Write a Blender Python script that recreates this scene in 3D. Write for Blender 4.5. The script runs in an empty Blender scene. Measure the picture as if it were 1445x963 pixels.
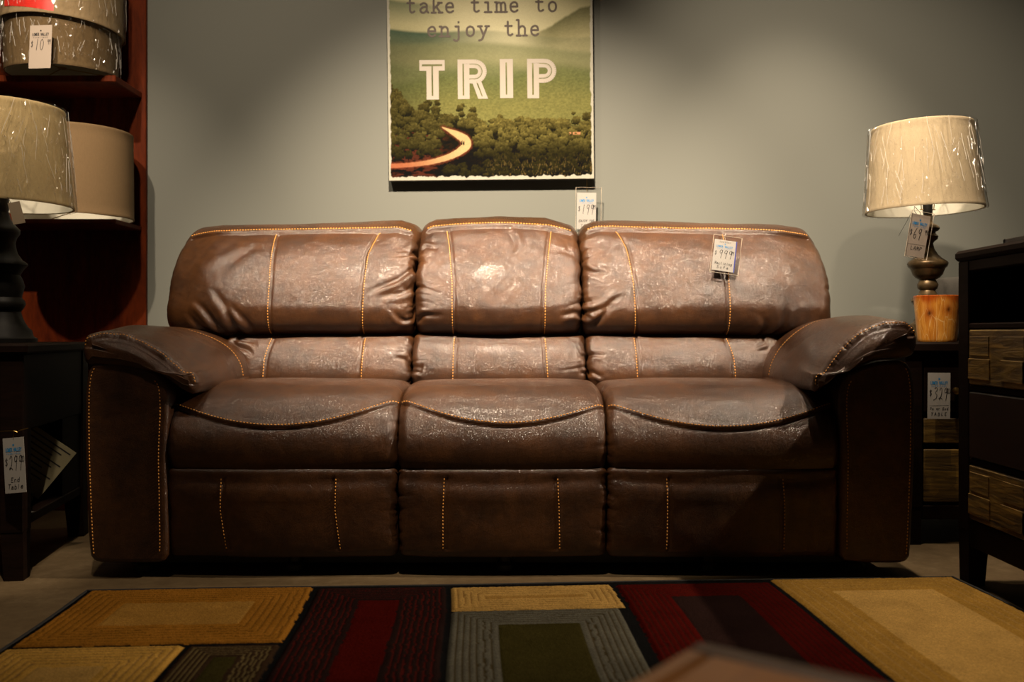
import bpy, math, random
import numpy as np
from mathutils import Vector, Matrix

random.seed(4)
rng = np.random.default_rng(7)
COL = bpy.context.scene.collection
PI = math.pi
F = 1303.0; CX = 722.5; CZ = 0.68; HY = 470.0      # camera facts measured from the photograph


def X(px, D): return (px - CX) * D / F
def Z(py, D): return CZ - (py - HY) * D / F
def W(px, py, D): return (X(px, D), D, Z(py, D))


# ------------------------------------------------------------------ noise
def _h(ix, iy, seed):
    n = (ix.astype(np.int64) * 374761393 + iy.astype(np.int64) * 668265263 + seed * 1274126177) & 0xffffffff
    n = ((n ^ (n >> 13)) * 1274126177) & 0xffffffff
    n = n ^ (n >> 16)
    return (n & 0xffff) / 65535.0


def vnoise(x, y, seed=0):
    x = np.asarray(x, float); y = np.asarray(y, float)
    x, y = np.broadcast_arrays(x, y)
    ix = np.floor(x); iy = np.floor(y)
    fx = x - ix; fy = y - iy
    fx = fx * fx * (3 - 2 * fx); fy = fy * fy * (3 - 2 * fy)
    a = _h(ix, iy, seed); b = _h(ix + 1, iy, seed); c = _h(ix, iy + 1, seed); d = _h(ix + 1, iy + 1, seed)
    return (a * (1 - fx) + b * fx) * (1 - fy) + (c * (1 - fx) + d * fx) * fy


def fbm(x, y, seed=0, o=4):
    v = 0; a = .5; s = 0
    for k in range(o):
        v = v + a * vnoise(x * 2 ** k, y * 2 ** k, seed + k * 17); s += a; a *= .5
    return v / s


def smooth(a, b, x):
    t = np.clip((x - a) / (b - a), 0, 1)
    return t * t * (3 - 2 * t)


# ------------------------------------------------------------------ materials
def mat(name):
    m = bpy.data.materials.new(name); m.use_nodes = True
    nt = m.node_tree; b = nt.nodes['Principled BSDF']
    return m, nt, b


def N(nt, t, **kw):
    n = nt.nodes.new(t)
    for k, v in kw.items():
        if k.startswith('_'):
            setattr(n, k[1:], v)
        else:
            n.inputs[k.replace('9', ' ')].default_value = v
    return n


def ramp(nt, fac, stops):
    r = nt.nodes.new('ShaderNodeValToRGB')
    el = r.color_ramp.elements
    while len(el) < len(stops): el.new(0.5)
    for e, (p, c) in zip(el, stops):
        e.position = p; e.color = (*c, 1)
    nt.links.new(fac, r.inputs[0])
    return r.outputs[0]


def coords(nt, scale=(1, 1, 1), rot=(0, 0, 0), kind='Object'):
    t = nt.nodes.new('ShaderNodeTexCoord'); mp = nt.nodes.new('ShaderNodeMapping')
    mp.inputs['Scale'].default_value = scale; mp.inputs['Rotation'].default_value = rot
    nt.links.new(t.outputs[kind], mp.inputs[0])
    return mp.outputs[0]


def noise(nt, vec, scale, detail=4, rough=.5, dist=0):
    n = N(nt, 'ShaderNodeTexNoise', Scale=scale, Detail=detail, Roughness=rough, Distortion=dist)
    nt.links.new(vec, n.inputs['Vector']); return n.outputs['Fac']


def bump(nt, b, h, strength, dist):
    bp = N(nt, 'ShaderNodeBump', Strength=strength, Distance=dist)
    nt.links.new(h, bp.inputs['Height']); nt.links.new(bp.outputs[0], b.inputs['Normal'])
    return bp


def simple(name, col, rough=.5, metal=0, spec=.5, grain=None):
    m, nt, b = mat(name)
    b.inputs['Base Color'].default_value = (*col, 1); b.inputs['Roughness'].default_value = rough
    b.inputs['Metallic'].default_value = metal; b.inputs['Specular IOR Level'].default_value = spec
    if grain:
        v = coords(nt); f = noise(nt, v, grain[0], 5)
        c = ramp(nt, f, [(.3, tuple(x * (1 - grain[1]) for x in col)), (.7, tuple(min(1, x * (1 + grain[1])) for x in col))])
        nt.links.new(c, b.inputs['Base Color'])
        bump(nt, b, f, .25, .002)
    return m


def leather_mat():
    m, nt, b = mat('brown_leather')
    v = coords(nt)
    f1 = noise(nt, v, 7, 6, .62, .4)
    f2 = noise(nt, v, 38, 4, .6)
    mx = N(nt, 'ShaderNodeMix', _data_type='FLOAT'); mx.inputs[0].default_value = .35
    nt.links.new(f1, mx.inputs[2]); nt.links.new(f2, mx.inputs[3])
    c = ramp(nt, mx.outputs[0], [(.30, (.017, .0057, .0013)), (.46, (.037, .0127, .0028)), (.60, (.061, .0215, .0046)), (.78, (.080, .0290, .0066))])
    nt.links.new(c, b.inputs['Base Color'])
    vo = N(nt, 'ShaderNodeTexVoronoi', Scale=430.0); vo.feature = 'DISTANCE_TO_EDGE'
    nt.links.new(v, vo.inputs['Vector'])
    f3 = noise(nt, v, 160, 3, .6); f4 = noise(nt, v, 26, 4, .6, .6)
    r = nt.nodes.new('ShaderNodeMapRange'); r.inputs[1].default_value = 0; r.inputs[2].default_value = .25
    nt.links.new(vo.outputs[0], r.inputs[0])
    a1 = N(nt, 'ShaderNodeMath', _operation='MULTIPLY_ADD'); nt.links.new(f3, a1.inputs[0]); a1.inputs[1].default_value = 1.2
    nt.links.new(r.outputs[0], a1.inputs[2])
    bp1 = N(nt, 'ShaderNodeBump', Strength=.42, Distance=.0009); nt.links.new(a1.outputs[0], bp1.inputs['Height'])
    bp2 = N(nt, 'ShaderNodeBump', Strength=.28, Distance=.006); nt.links.new(f4, bp2.inputs['Height'])
    nt.links.new(bp2.outputs[0], b.inputs['Coat Normal']); nt.links.new(bp1.outputs[0], bp2.inputs['Normal']); nt.links.new(bp2.outputs[0], b.inputs['Normal'])
    rr = nt.nodes.new('ShaderNodeMapRange'); rr.inputs[3].default_value = .44; rr.inputs[4].default_value = .56
    b.inputs['Coat Weight'].default_value = .85; b.inputs['Coat Roughness'].default_value = .235
    nt.links.new(f2, rr.inputs[0]); nt.links.new(rr.outputs[0], b.inputs['Roughness'])
    b.inputs['Specular IOR Level'].default_value = .22
    return m


def wood_mat(name, dark, light, rough=.4, axis_scale=(3, 3, 40), dist=1.5, spec=.4):
    m, nt, b = mat(name)
    v = coords(nt, axis_scale)
    f = noise(nt, v, 1.0, 7, .62, dist)
    f2 = noise(nt, coords(nt, tuple(a * 9 for a in axis_scale)), 1.0, 3, .6)
    mx = N(nt, 'ShaderNodeMix', _data_type='FLOAT'); mx.inputs[0].default_value = .3
    nt.links.new(f, mx.inputs[2]); nt.links.new(f2, mx.inputs[3])
    c = ramp(nt, mx.outputs[0], [(.32, dark), (.66, light)])
    nt.links.new(c, b.inputs['Base Color']); b.inputs['Roughness'].default_value = rough
    b.inputs['Specular IOR Level'].default_value = spec
    bump(nt, b, mx.outputs[0], .2, .001)
    return m


def attr_mat(name, rough, bumps=None, spec=.3, sheen=0):
    m, nt, b = mat(name)
    a = nt.nodes.new('ShaderNodeAttribute'); a.attribute_name = 'Col'
    v = coords(nt)
    if bumps:
        f = noise(nt, v, bumps[0], 3, .7)
        mx = N(nt, 'ShaderNodeMix', _data_type='RGBA', _blend_type='MULTIPLY'); mx.inputs[0].default_value = bumps[3]
        nt.links.new(a.outputs['Color'], mx.inputs[6])
        c = ramp(nt, f, [(.3, (.35, .35, .35)), (.7, (1.35, 1.35, 1.35))])
        nt.links.new(c, mx.inputs[7]); nt.links.new(mx.outputs[2], b.inputs['Base Color'])
        bump(nt, b, f, bumps[1], bumps[2])
    else:
        nt.links.new(a.outputs['Color'], b.inputs['Base Color'])
    b.inputs['Roughness'].default_value = rough; b.inputs['Specular IOR Level'].default_value = spec
    b.inputs['Sheen Weight'].default_value = sheen
    return m


def plastic_mat(name, scale, strength, base=.045, gl=.3, dist=.01, rough=.1):
    m = bpy.data.materials.new(name); m.use_nodes = True; nt = m.node_tree; nt.nodes.clear()
    out = nt.nodes.new('ShaderNodeOutputMaterial'); mx = nt.nodes.new('ShaderNodeMixShader')
    tr = nt.nodes.new('ShaderNodeBsdfTransparent'); g = N(nt, 'ShaderNodeBsdfGlossy', Roughness=rough)
    tr.inputs[0].default_value = (.97, .97, .97, 1)
    lw = N(nt, 'ShaderNodeLayerWeight', Blend=.2)
    v = coords(nt, scale); wn = N(nt, 'ShaderNodeTexNoise', Scale=.7, Detail=2.0); nt.links.new(v, wn.inputs['Vector'])
    ad = N(nt, 'ShaderNodeVectorMath', _operation='ADD'); nt.links.new(v, ad.inputs[0]); nt.links.new(wn.outputs['Color'], ad.inputs[1])
    vo = N(nt, 'ShaderNodeTexVoronoi', Scale=1.0); vo.feature = 'DISTANCE_TO_EDGE'; nt.links.new(ad.outputs[0], vo.inputs['Vector'])
    r = nt.nodes.new('ShaderNodeMapRange'); r.inputs[2].default_value = .10; nt.links.new(vo.outputs[0], r.inputs[0])
    bp = N(nt, 'ShaderNodeBump', Strength=strength, Distance=dist); nt.links.new(r.outputs[0], bp.inputs['Height'])
    nt.links.new(bp.outputs[0], g.inputs['Normal'])
    mr = nt.nodes.new('ShaderNodeMapRange'); mr.inputs[3].default_value = base; mr.inputs[4].default_value = gl
    nt.links.new(lw.outputs['Fresnel'], mr.inputs[0])
    r2 = nt.nodes.new('ShaderNodeMapRange'); r2.inputs[2].default_value = .08; r2.inputs[3].default_value = .07; r2.inputs[4].default_value = 0; nt.links.new(vo.outputs[0], r2.inputs[0])
    sm = N(nt, 'ShaderNodeMath', _operation='ADD'); nt.links.new(mr.outputs[0], sm.inputs[0])
    if 'wrap' in name: nt.links.new(r2.outputs[0], sm.inputs[1])
    else: sm.inputs[1].default_value = 0
    nt.links.new(sm.outputs[0], mx.inputs[0])
    nt.links.new(tr.outputs[0], mx.inputs[1]); nt.links.new(g.outputs[0], mx.inputs[2]); nt.links.new(mx.outputs[0], out.inputs[0])
    return m


def linen_mat(name, col, weave=900):
    m, nt, b = mat(name)
    w1 = noise(nt, coords(nt, (1, 1, 8)), weave / 6, 3, .7); w2 = noise(nt, coords(nt, (6, 6, .6)), weave / 9, 3, .7)
    ad = N(nt, 'ShaderNodeMath', _operation='ADD'); nt.links.new(w1, ad.inputs[0]); nt.links.new(w2, ad.inputs[1])
    dv = N(nt, 'ShaderNodeMath', _operation='MULTIPLY'); nt.links.new(ad.outputs[0], dv.inputs[0]); dv.inputs[1].default_value = .5
    c = ramp(nt, dv.outputs[0], [(.35, tuple(x * .78 for x in col)), (.65, col)])
    nt.links.new(c, b.inputs['Base Color']); b.inputs['Roughness'].default_value = .85; b.inputs['Specular IOR Level'].default_value = .2
    bump(nt, b, dv.outputs[0], .3, .001)
    return m


def vase_mat():
    m, nt, b = mat('burnt_blond_wood')
    f = noise(nt, coords(nt, (30, 30, 8), (.25, .2, 0)), 1.0, 6, .6, 2.5)
    vv = coords(nt, (60, 60, 12), (.35, -.3, 0)); vo = N(nt, 'ShaderNodeTexVoronoi', Scale=1.0); vo.feature = 'DISTANCE_TO_EDGE'; nt.links.new(vv, vo.inputs['Vector'])
    c0 = ramp(nt, f, [(.3, (.46, .15, .014)), (.5, (.66, .27, .035)), (.7, (.74, .36, .07))])
    vr = ramp(nt, vo.outputs[0], [(0, (.55, .55, .55)), (.035, (0, 0, 0))])
    m2 = N(nt, 'ShaderNodeMix', _data_type='RGBA'); nt.links.new(vr, m2.inputs[0]); nt.links.new(c0, m2.inputs[6]); m2.inputs[7].default_value = (.90, .66, .30, 1)
    c = m2.outputs[2]
    w = vo
    a = nt.nodes.new('ShaderNodeAttribute'); a.attribute_name = 'Col'
    mx = N(nt, 'ShaderNodeMix', _data_type='RGBA', _blend_type='MULTIPLY'); mx.inputs[0].default_value = 1
    nt.links.new(c, mx.inputs[6]); nt.links.new(a.outputs['Color'], mx.inputs[7]); nt.links.new(mx.outputs[2], b.inputs['Base Color'])
    b.inputs['Roughness'].default_value = .3
    bump(nt, b, f, .3, .002)
    return m


def patch_mat():
    m, nt, b = mat('reclaimed_patchwork_wood')
    t = nt.nodes.new('ShaderNodeTexCoord')
    vo = N(nt, 'ShaderNodeTexVoronoi', Scale=11.0); vo.distance = 'CHEBYCHEV'
    mp = N(nt, 'ShaderNodeMapping'); mp.inputs['Scale'].default_value = (1, .55, 1.2)
    nt.links.new(t.outputs['Object'], mp.inputs[0]); nt.links.new(mp.outputs[0], vo.inputs['Vector'])
    f = noise(nt, coords(nt, (4, 5, 45), (.5, 0, 0)), 1, 6, .65, 1.6)
    c1 = ramp(nt, f, [(.3, (.016, .009, .003)), (.5, (.13, .075, .015)), (.72, (.27, .165, .032))])
    c2 = ramp(nt, vo.outputs['Color'], [(.1, (.35, .33, .3)), (.5, (.8, .8, .8)), (.9, (1.25, 1.2, 1.0))])
    mx = N(nt, 'ShaderNodeMix', _data_type='RGBA', _blend_type='MULTIPLY'); mx.inputs[0].default_value = 1
    nt.links.new(c1, mx.inputs[6]); nt.links.new(c2, mx.inputs[7]); nt.links.new(mx.outputs[2], b.inputs['Base Color'])
    b.inputs['Roughness'].default_value = .5
    bump(nt, b, f, .6, .004)
    return m


M = {}
M['leather'] = leather_mat()
M['thread'] = simple('ochre_thread', (.62, .27, .04), .55)
M['black'] = simple('black_plastic', (.012, .011, .010), .5)
M['dark_wood'] = wood_mat('espresso_wood', (.004, .0018, .0011), (.012, .0054, .003), .6, spec=.07)
M['cherry'] = wood_mat('cherry_wood', (.036, .0050, .0008), (.115, .018, .0022), .5, (14, 14, 3), spec=.12)
M['table_wood'] = wood_mat('brown_table_wood', (.15, .054, .011), (.26, .105, .020), .35, (30, 4, 4))
M['table_edge'] = wood_mat('dark_table_edge', (.05, .028, .018), (.085, .05, .032), .45, (30, 4, 4))
M['patch'] = patch_mat()
M['wall'] = simple('grey_green_paint', (.128, .134, .118), .75, 0, .25)
M['linen'] = linen_mat('beige_linen', (.52, .42, .27))
M['linen_tan'] = linen_mat('tan_linen', (.205, .135, .068))
M['linen_left'] = linen_mat('sand_linen', (.60, .46, .23))
M['linen_left2'] = linen_mat('oatmeal_linen', (.30, .22, .12))
M['linen_taupe'] = linen_mat('taupe_linen', (.15, .10, .046))
M['liner'] = simple('white_shade_liner', (.62, .60, .50), .35)
M['brass_old'] = simple('aged_bronze', (.105, .068, .030), .38, .55, .5, (28, .5))
M['lamp_dark'] = simple('blackened_wood', (.006, .0055, .004), .6, 0, .3, (40, .5))
M['brass'] = simple('brass', (.5, .32, .1), .3, 1)
M['card'] = simple('white_card', (.33, .315, .29), .6)
M['card_pink'] = simple('pinkish_card', (.36, .30, .245), .6)
M['card_tan'] = simple('tan_card', (.30, .23, .15), .7)
M['ink'] = simple('black_ink', (.012, .010, .012), .6)
M['blue_ink'] = simple('blue_ink', (.02, .19, .42), .6)
M['blue_edge'] = simple('dark_blue_card', (.025, .04, .28), .5)
M['sleeve'] = plastic_mat('clear_vinyl', (30, 30, 30), .15, .03, .3)
M['rim'] = simple('vinyl_welt', (.42, .36, .28), .3)
M['wrap'] = plastic_mat('crinkled_wrap', (22, 22, 8), 1.0, .06, .35, .016, .09)
M['wrap2'] = plastic_mat('crumpled_wrap', (17, 17, 12), .8, .06, .35, .012, .11)
M['crease'] = simple('folded_film_streak', (.75, .72, .66), .3)  # pale film colour standing in for bright streaks on the folds
_n = M['crease'].node_tree; _b = _n.nodes['Principled BSDF']; _b.inputs['Alpha'].default_value = .45
M['glint_facet'] = simple('film_glint_facet', (.6, .6, .6), .16, .85)  # shiny finish for the added sparkle flecks
M['glint_facet'].node_tree.nodes['Principled BSDF'].inputs['Alpha'].default_value = .55
M['red'] = simple('red_sticker', (.62, .03, .02), .35)
M['paint_brown'] = simple('brown_print', (.045, .032, .023), .7)
M['paint_white'] = simple('off_white_print', (.25, .225, .19), .7)
M['canvas'] = attr_mat('printed_canvas', .9, (420, .35, .0008, .12), .04)
M['canvas_side'] = simple('canvas_side', (.10, .085, .06), .8)
M['rug'] = attr_mat('wool_pile', .95, (330, .8, .004, .6), 0, 0)
M['bind'] = simple('black_binding', (.008, .007, .006), .9)
M['grey_fabric'] = linen_mat('grey_fabric', (.085, .08, .07), 500)
M['teal'] = simple('teal_cover', (.02, .14, .16), .4)
M['paper'] = simple('yellowed_paper', (.26, .23, .13), .6)
M['vase'] = vase_mat()

# floor
m, nt, b = mat('worn_concrete')
v = coords(nt)
f = noise(nt, v, 2.2, 8, .65, .5); g = noise(nt, v, 26, 6, .7)
mx = N(nt, 'ShaderNodeMix', _data_type='FLOAT'); mx.inputs[0].default_value = .4
nt.links.new(f, mx.inputs[2]); nt.links.new(g, mx.inputs[3])
nt.links.new(ramp(nt, mx.outputs[0], [(.30, (.075, .050, .026)), (.52, (.12, .084, .044)), (.72, (.19, .14, .08))]), b.inputs['Base Color'])
b.inputs['Roughness'].default_value = .6; b.inputs['Specular IOR Level'].default_value = .1; bump(nt, b, g, .3, .003)
M['concrete'] = m


# ------------------------------------------------------------------ object helpers
def link(o, parent=None):
    COL.objects.link(o)
    if parent is not None:
        o.parent = parent
    return o


def mesh_obj(name, V, Fc, material, parent=None, smooth_=True, origin=(0, 0, 0), cols=None, angle=None):
    """V world coordinates; the origin of the parent thing is taken off."""
    V = np.asarray(V, float).reshape(-1, 3) - np.asarray(origin, float)
    me = bpy.data.meshes.new(name)
    me.from_pydata(V.tolist(), [], [tuple(f) for f in Fc]) if not isinstance(Fc, np.ndarray) else _fast(me, V, Fc)
    me.update()
    if smooth_:
        me.polygons.foreach_set('use_smooth', [True] * len(me.polygons))
        if angle:
            me.set_sharp_from_angle(angle=math.radians(angle))
    if cols is not None:
        at = me.color_attributes.new('Col', 'FLOAT_COLOR', 'POINT')
        c = np.ones((len(V), 4), np.float32); c[:, :3] = cols
        at.data.foreach_set('color', c.ravel())
    me.materials.append(material)
    o = bpy.data.objects.new(name, me)
    link(o, parent)
    if parent is None:
        o.location = origin
    return o


def _fast(me, V, Q):
    me.vertices.add(len(V)); me.vertices.foreach_set('co', V.astype(np.float32).ravel())
    n = len(Q); k = Q.shape[1]
    me.loops.add(n * k); me.loops.foreach_set('vertex_index', Q.astype(np.int32).ravel())
    me.polygons.add(n); me.polygons.foreach_set('loop_start', np.arange(n, dtype=np.int32) * k)
    me.update(calc_edges=True)


def thing(name, loc, label, cat, group=None, rot=(0, 0, 0)):
    o = bpy.data.objects.new(name, None); link(o)
    o.location = loc; o.rotation_euler = rot
    o['label'] = label; o['category'] = cat
    if group: o['group'] = group
    return o


def tag(o, label, cat, group=None):
    o['label'] = label; o['category'] = cat
    if group: o['group'] = group
    return o


class MB:
    def __init__(s): s.v = []; s.f = []

    def add(s, V, Fc):
        k = len(s.v); s.v += [tuple(p) for p in V]; s.f += [tuple(i + k for i in f) for f in Fc]; return s

    def box(s, x0, x1, y0, y1, z0, z1, bev=.003):
        """box with chamfered edges"""
        b = min(bev, abs(x1 - x0) / 3, abs(y1 - y0) / 3, abs(z1 - z0) / 3)
        import itertools
        c = [(x0 + x1) / 2, (y0 + y1) / 2, (z0 + z1) / 2]; h = [abs(x1 - x0) / 2, abs(y1 - y0) / 2, abs(z1 - z0) / 2]
        V = []; idx = {}
        for sg in itertools.product((-1, 1), repeat=3):
            for ax in range(3):
                p = [c[i] + sg[i] * (h[i] - (0 if i == ax else b)) for i in range(3)]
                idx[(sg, ax)] = len(V); V.append(p)
        Fc = []
        for ax in range(3):
            a, d = [(1, 2), (2, 0), (0, 1)][ax]
            for sg in (-1, 1):
                q = []
                for (u, w) in ((-1, -1), (1, -1), (1, 1), (-1, 1)):
                    t = [0, 0, 0]; t[ax] = sg; t[a] = u; t[d] = w; q.append(idx[(tuple(t), ax)])
                Fc.append(q if sg > 0 else q[::-1])
        for ax in range(3):       # edges along ax
            a, d = [(1, 2), (2, 0), (0, 1)][ax]
            for u, w in ((-1, -1), (1, -1), (1, 1), (-1, 1)):
                lo = [0, 0, 0]; hi = [0, 0, 0]; lo[ax] = -1; hi[ax] = 1
                for t in (lo, hi): t[a] = u; t[d] = w
                q = [idx[(tuple(lo), a)], idx[(tuple(hi), a)], idx[(tuple(hi), d)], idx[(tuple(lo), d)]]
                Fc.append(q if u * w < 0 else q[::-1])
        for sg in itertools.product((-1, 1), repeat=3):
            q = [idx[(sg, 0)], idx[(sg, 1)], idx[(sg, 2)]]
            Fc.append(q if sg[0] * sg[1] * sg[2] > 0 else q[::-1])
        return s.add(V, Fc)

    def frustum(s, x0, x1, y0, y1, z0, z1, sx0, sx1, sy0, sy1):
        """tapered post: top rectangle x0..y1 at z1, foot rectangle s* at z0"""
        V = [(sx0, sy0, z0), (sx1, sy0, z0), (sx1, sy1, z0), (sx0, sy1, z0), (x0, y0, z1), (x1, y0, z1), (x1, y1, z1), (x0, y1, z1)]
        return s.add(V, [(3, 2, 1, 0), (4, 5, 6, 7), (0, 1, 5, 4), (1, 2, 6, 5), (2, 3, 7, 6), (3, 0, 4, 7)])

    def lathe(s, prof, c, n=48, close=False):
        V = []; Fc = []
        for (r, z) in prof:
            for k in range(n):
                a = 2 * PI * k / n; V.append((c[0] + r * math.cos(a), c[1] + r * math.sin(a), c[2] + z))
        m_ = len(prof)
        for i in range(m_ - 1 + (1 if close else 0)):
            for k in range(n):
                i2 = (i + 1) % m_; k2 = (k + 1) % n
                Fc.append((i * n + k, i * n + k2, i2 * n + k2, i2 * n + k))
        if not close:
            Fc.append(tuple(range(n))[::-1]); Fc.append(tuple((m_ - 1) * n + k for k in range(n)))
        return s.add(V, Fc)

    def tube(s, pts, r, n=8, closed=False):
        pts = [Vector(p) for p in pts]; V = []; Fc = []; m_ = len(pts)
        for i, p in enumerate(pts):
            a = pts[(i - 1) % m_] if (i or closed) else p; b_ = pts[(i + 1) % m_] if (i < m_ - 1 or closed) else p
            t = (b_ - a).normalized()
            up = Vector((0, 0, 1)) if abs(t.z) < .9 else Vector((1, 0, 0))
            u = t.cross(up).normalized(); w = t.cross(u).normalized()
            for k in range(n):
                q = 2 * PI * k / n; V.append(p + u * (r * math.cos(q)) + w * (r * math.sin(q)))
        for i in range(m_ - (0 if closed else 1)):
            for k in range(n):
                Fc.append((i * n + k, i * n + (k + 1) % n, ((i + 1) % m_) * n + (k + 1) % n, ((i + 1) % m_) * n + k))
        if not closed:
            Fc.append(tuple(range(n))); Fc.append(tuple((m_ - 1) * n + k for k in range(n))[::-1])
        return s.add(V, Fc)

    def build(s, name, material, parent=None, sm=False, origin=(0, 0, 0), angle=35):
        o = mesh_obj(name, s.v, s.f, material, parent, sm, origin, angle=angle if sm else None)
        return o


# ------------------------------------------------------------------ upholstery
def catmull(P, n, closed=True):
    P = np.asarray(P, float); k = len(P)
    seg = k if closed else k - 1
    out = []
    per = 40
    for i in range(seg):
        if closed:
            a, b, c, d = P[(i - 1) % k], P[i], P[(i + 1) % k], P[(i + 2) % k]
        else:
            a, b, c, d = P[max(i - 1, 0)], P[i], P[i + 1], P[min(i + 2, k - 1)]
        t = np.linspace(0, 1, per, endpoint=False)[:, None]
        out.append(.5 * ((2 * b) + (-a + c) * t + (2 * a - 5 * b + 4 * c - d) * t ** 2 + (-a + 3 * b - 3 * c + d) * t ** 3))
    out = np.concatenate(out)
    if closed: out = np.vstack([out, out[:1]])
    else: out = np.vstack([out, P[-1:]])
    L = np.concatenate([[0], np.cumsum(np.linalg.norm(np.diff(out, axis=0), axis=1))])
    s = np.linspace(0, L[-1], n + 1 if closed else n)
    q = np.stack([np.interp(s, L, out[:, j]) for j in range(out.shape[1])], 1)
    return (q[:-1] if closed else q), L[-1]


class Pillow:
    """Closed upholstered body: a profile (p,q) swept along an axis with rounded ends.
    axis 'x': a=x, profile=(y,z).   axis 'y': a=y, profile=(x,z)."""

    def __init__(s, prof, axis, a0, a1, r0, r1, da=.004, nt=300, cap0=0, cap1=0, dome=.0, warp=None):
        s.axis = axis
        pq, s.L = catmull(prof, nt); s.nt = nt
        area = .5 * np.sum(pq[:, 0] * np.roll(pq[:, 1], -1) - np.roll(pq[:, 0], -1) * pq[:, 1])
        tg = np.roll(pq, -1, 0) - np.roll(pq, 1, 0)
        nn = np.stack([tg[:, 1], -tg[:, 0]], 1) * (1 if area > 0 else -1)
        nn /= np.linalg.norm(nn, axis=1)[:, None] + 1e-9
        for _ in range(12): nn = (nn + np.roll(nn, 1, 0) + np.roll(nn, -1, 0)) / 3
        nn /= np.linalg.norm(nn, axis=1)[:, None]
        rows = []     # (a, inset, capfrac)
        c = np.stack([np.full(nt, (pq[:, 0].min() + pq[:, 0].max()) / 2), np.clip(pq[:, 1], pq[:, 1].min() + .1, pq[:, 1].max() - .1)], 1) if np.ptp(pq[:, 1]) > .3 else pq.mean(0)
        for k in range(cap0): rows.append((a0, r0, (.18 if cap0 > 5 else .9) * (1 - k / cap0)))
        n0 = max(6, int(r0 * 1.57 / da)) if r0 else 0
        for k in range(n0):
            ph = PI / 2 * k / n0; rows.append((a0 + r0 * (1 - math.cos(ph)), r0 * (1 - math.sin(ph)), 0))
        nm = max(2, int((a1 - r1 - a0 - r0) / da))
        for k in range(nm + 1): rows.append((a0 + r0 + (a1 - r1 - a0 - r0) * k / nm, 0, 0))
        n1 = max(6, int(r1 * 1.57 / da)) if r1 else 0
        for k in range(1, n1 + 1):
            ph = PI / 2 * (1 - k / n1); rows.append((a1 - r1 * (1 - math.cos(ph)), r1 * (1 - math.sin(ph)), 0))
        for k in range(cap1): rows.append((a1, r1, (k + 1) / (cap1 + .3)))
        R = np.array(rows); s.cap0 = cap0
        s.a = R[:, 0].copy()
        base = pq[None] - nn[None] * R[:, 1][:, None, None]
        base = base + (c - base) * R[:, 2][:, None, None]
        A = np.repeat(R[:, 0][:, None], nt, 1)
        if dome:
            cf = R[:, 2][:, None]
            sg = np.where(np.arange(len(R)) < len(R) / 2, -1, 1)[:, None]
            tt_ = (base[..., 0] - (pq[:, 0].min() + pq[:, 0].max()) / 2) / (np.ptp(pq[:, 0]) / 2); vv_ = (base[..., 1] - (pq[:, 1].min() + pq[:, 1].max()) / 2) / (np.ptp(pq[:, 1]) / 2)
            A = A + sg * dome * np.clip(1 - np.abs(tt_) ** 4, 0, 1) * np.clip(1 - np.abs(vv_) ** 6, 0, 1) * smooth(0, .3, cf)
        s.P = np.stack([A, base[..., 0], base[..., 1]], -1) if axis == 'x' else np.stack([base[..., 0], A, base[..., 1]], -1)
        s.pq = pq; s.S = np.arange(nt) / nt * s.L; s.R = R
        if warp: s.P = warp(s.P, s)
        s.base = s.P.copy()
        s.H = np.zeros(s.P.shape[:2])
        s.seams = []
        s.N = s.normals()
        if cap0: s.N[:cap0] = (0, -1, 0)

    def normals(s):
        P = s.P
        du = np.gradient(P, axis=0)
        dt = np.roll(P, -1, 1) - np.roll(P, 1, 1)
        n = np.cross(du, dt); n /= np.linalg.norm(n, axis=2)[..., None] + 1e-12
        cen = P.mean((0, 1)); mid = n.shape[0] // 2
        if np.sum(n[mid] * (P[mid] - P[mid].mean(0))) < 0: n = -n
        s.flip = None
        return n

    def s_at(s, q, front=True):
        """arc position where the profile's front side is at height q (vector)."""
        k = np.argsort(s.pq[:, 1])
        fr = s.front_chain
        return np.interp(q, fr[1], fr[0])

    def set_front(s, q0, q1):
        """front chain: the run of the profile with the least p between heights q0..q1"""
        best = {}
        idx = [i for i in range(s.nt) if q0 <= s.pq[i, 1] <= q1]
        # split into runs
        runs = []; cur = [idx[0]]
        for i in idx[1:]:
            if i == cur[-1] + 1: cur.append(i)
            else: runs.append(cur); cur = [i]
        runs.append(cur)
        if len(runs) > 1 and runs[0][0] == 0 and runs[-1][-1] == s.nt - 1:
            runs[0] = [i - s.nt for i in runs.pop()] + runs[0]
        runs.sort(key=lambda r: np.mean([s.pq[i % s.nt, 0] for i in r]))
        r = [r_ for r_ in runs if len(r_) > 8][0]
        ss = np.array([i / s.nt * s.L for i in r]); qq = np.array([s.pq[i % s.nt, 1] for i in r])
        o = np.argsort(qq)
        s.front_chain = (ss[o], qq[o]); s.fr = (ss.min(), ss.max())

    # ---- height features
    def smask(s, sa, sb, soft=.01):
        """mask along the profile arc between positions (cyclic)"""
        S = s.S[None]; out = 0
        for k in (-1, 0, 1):
            x = S + k * s.L
            out = out + smooth(sa - soft, sa + soft, x) * (1 - smooth(sb - soft, sb + soft, x))
        return np.clip(out, 0, 1)

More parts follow.
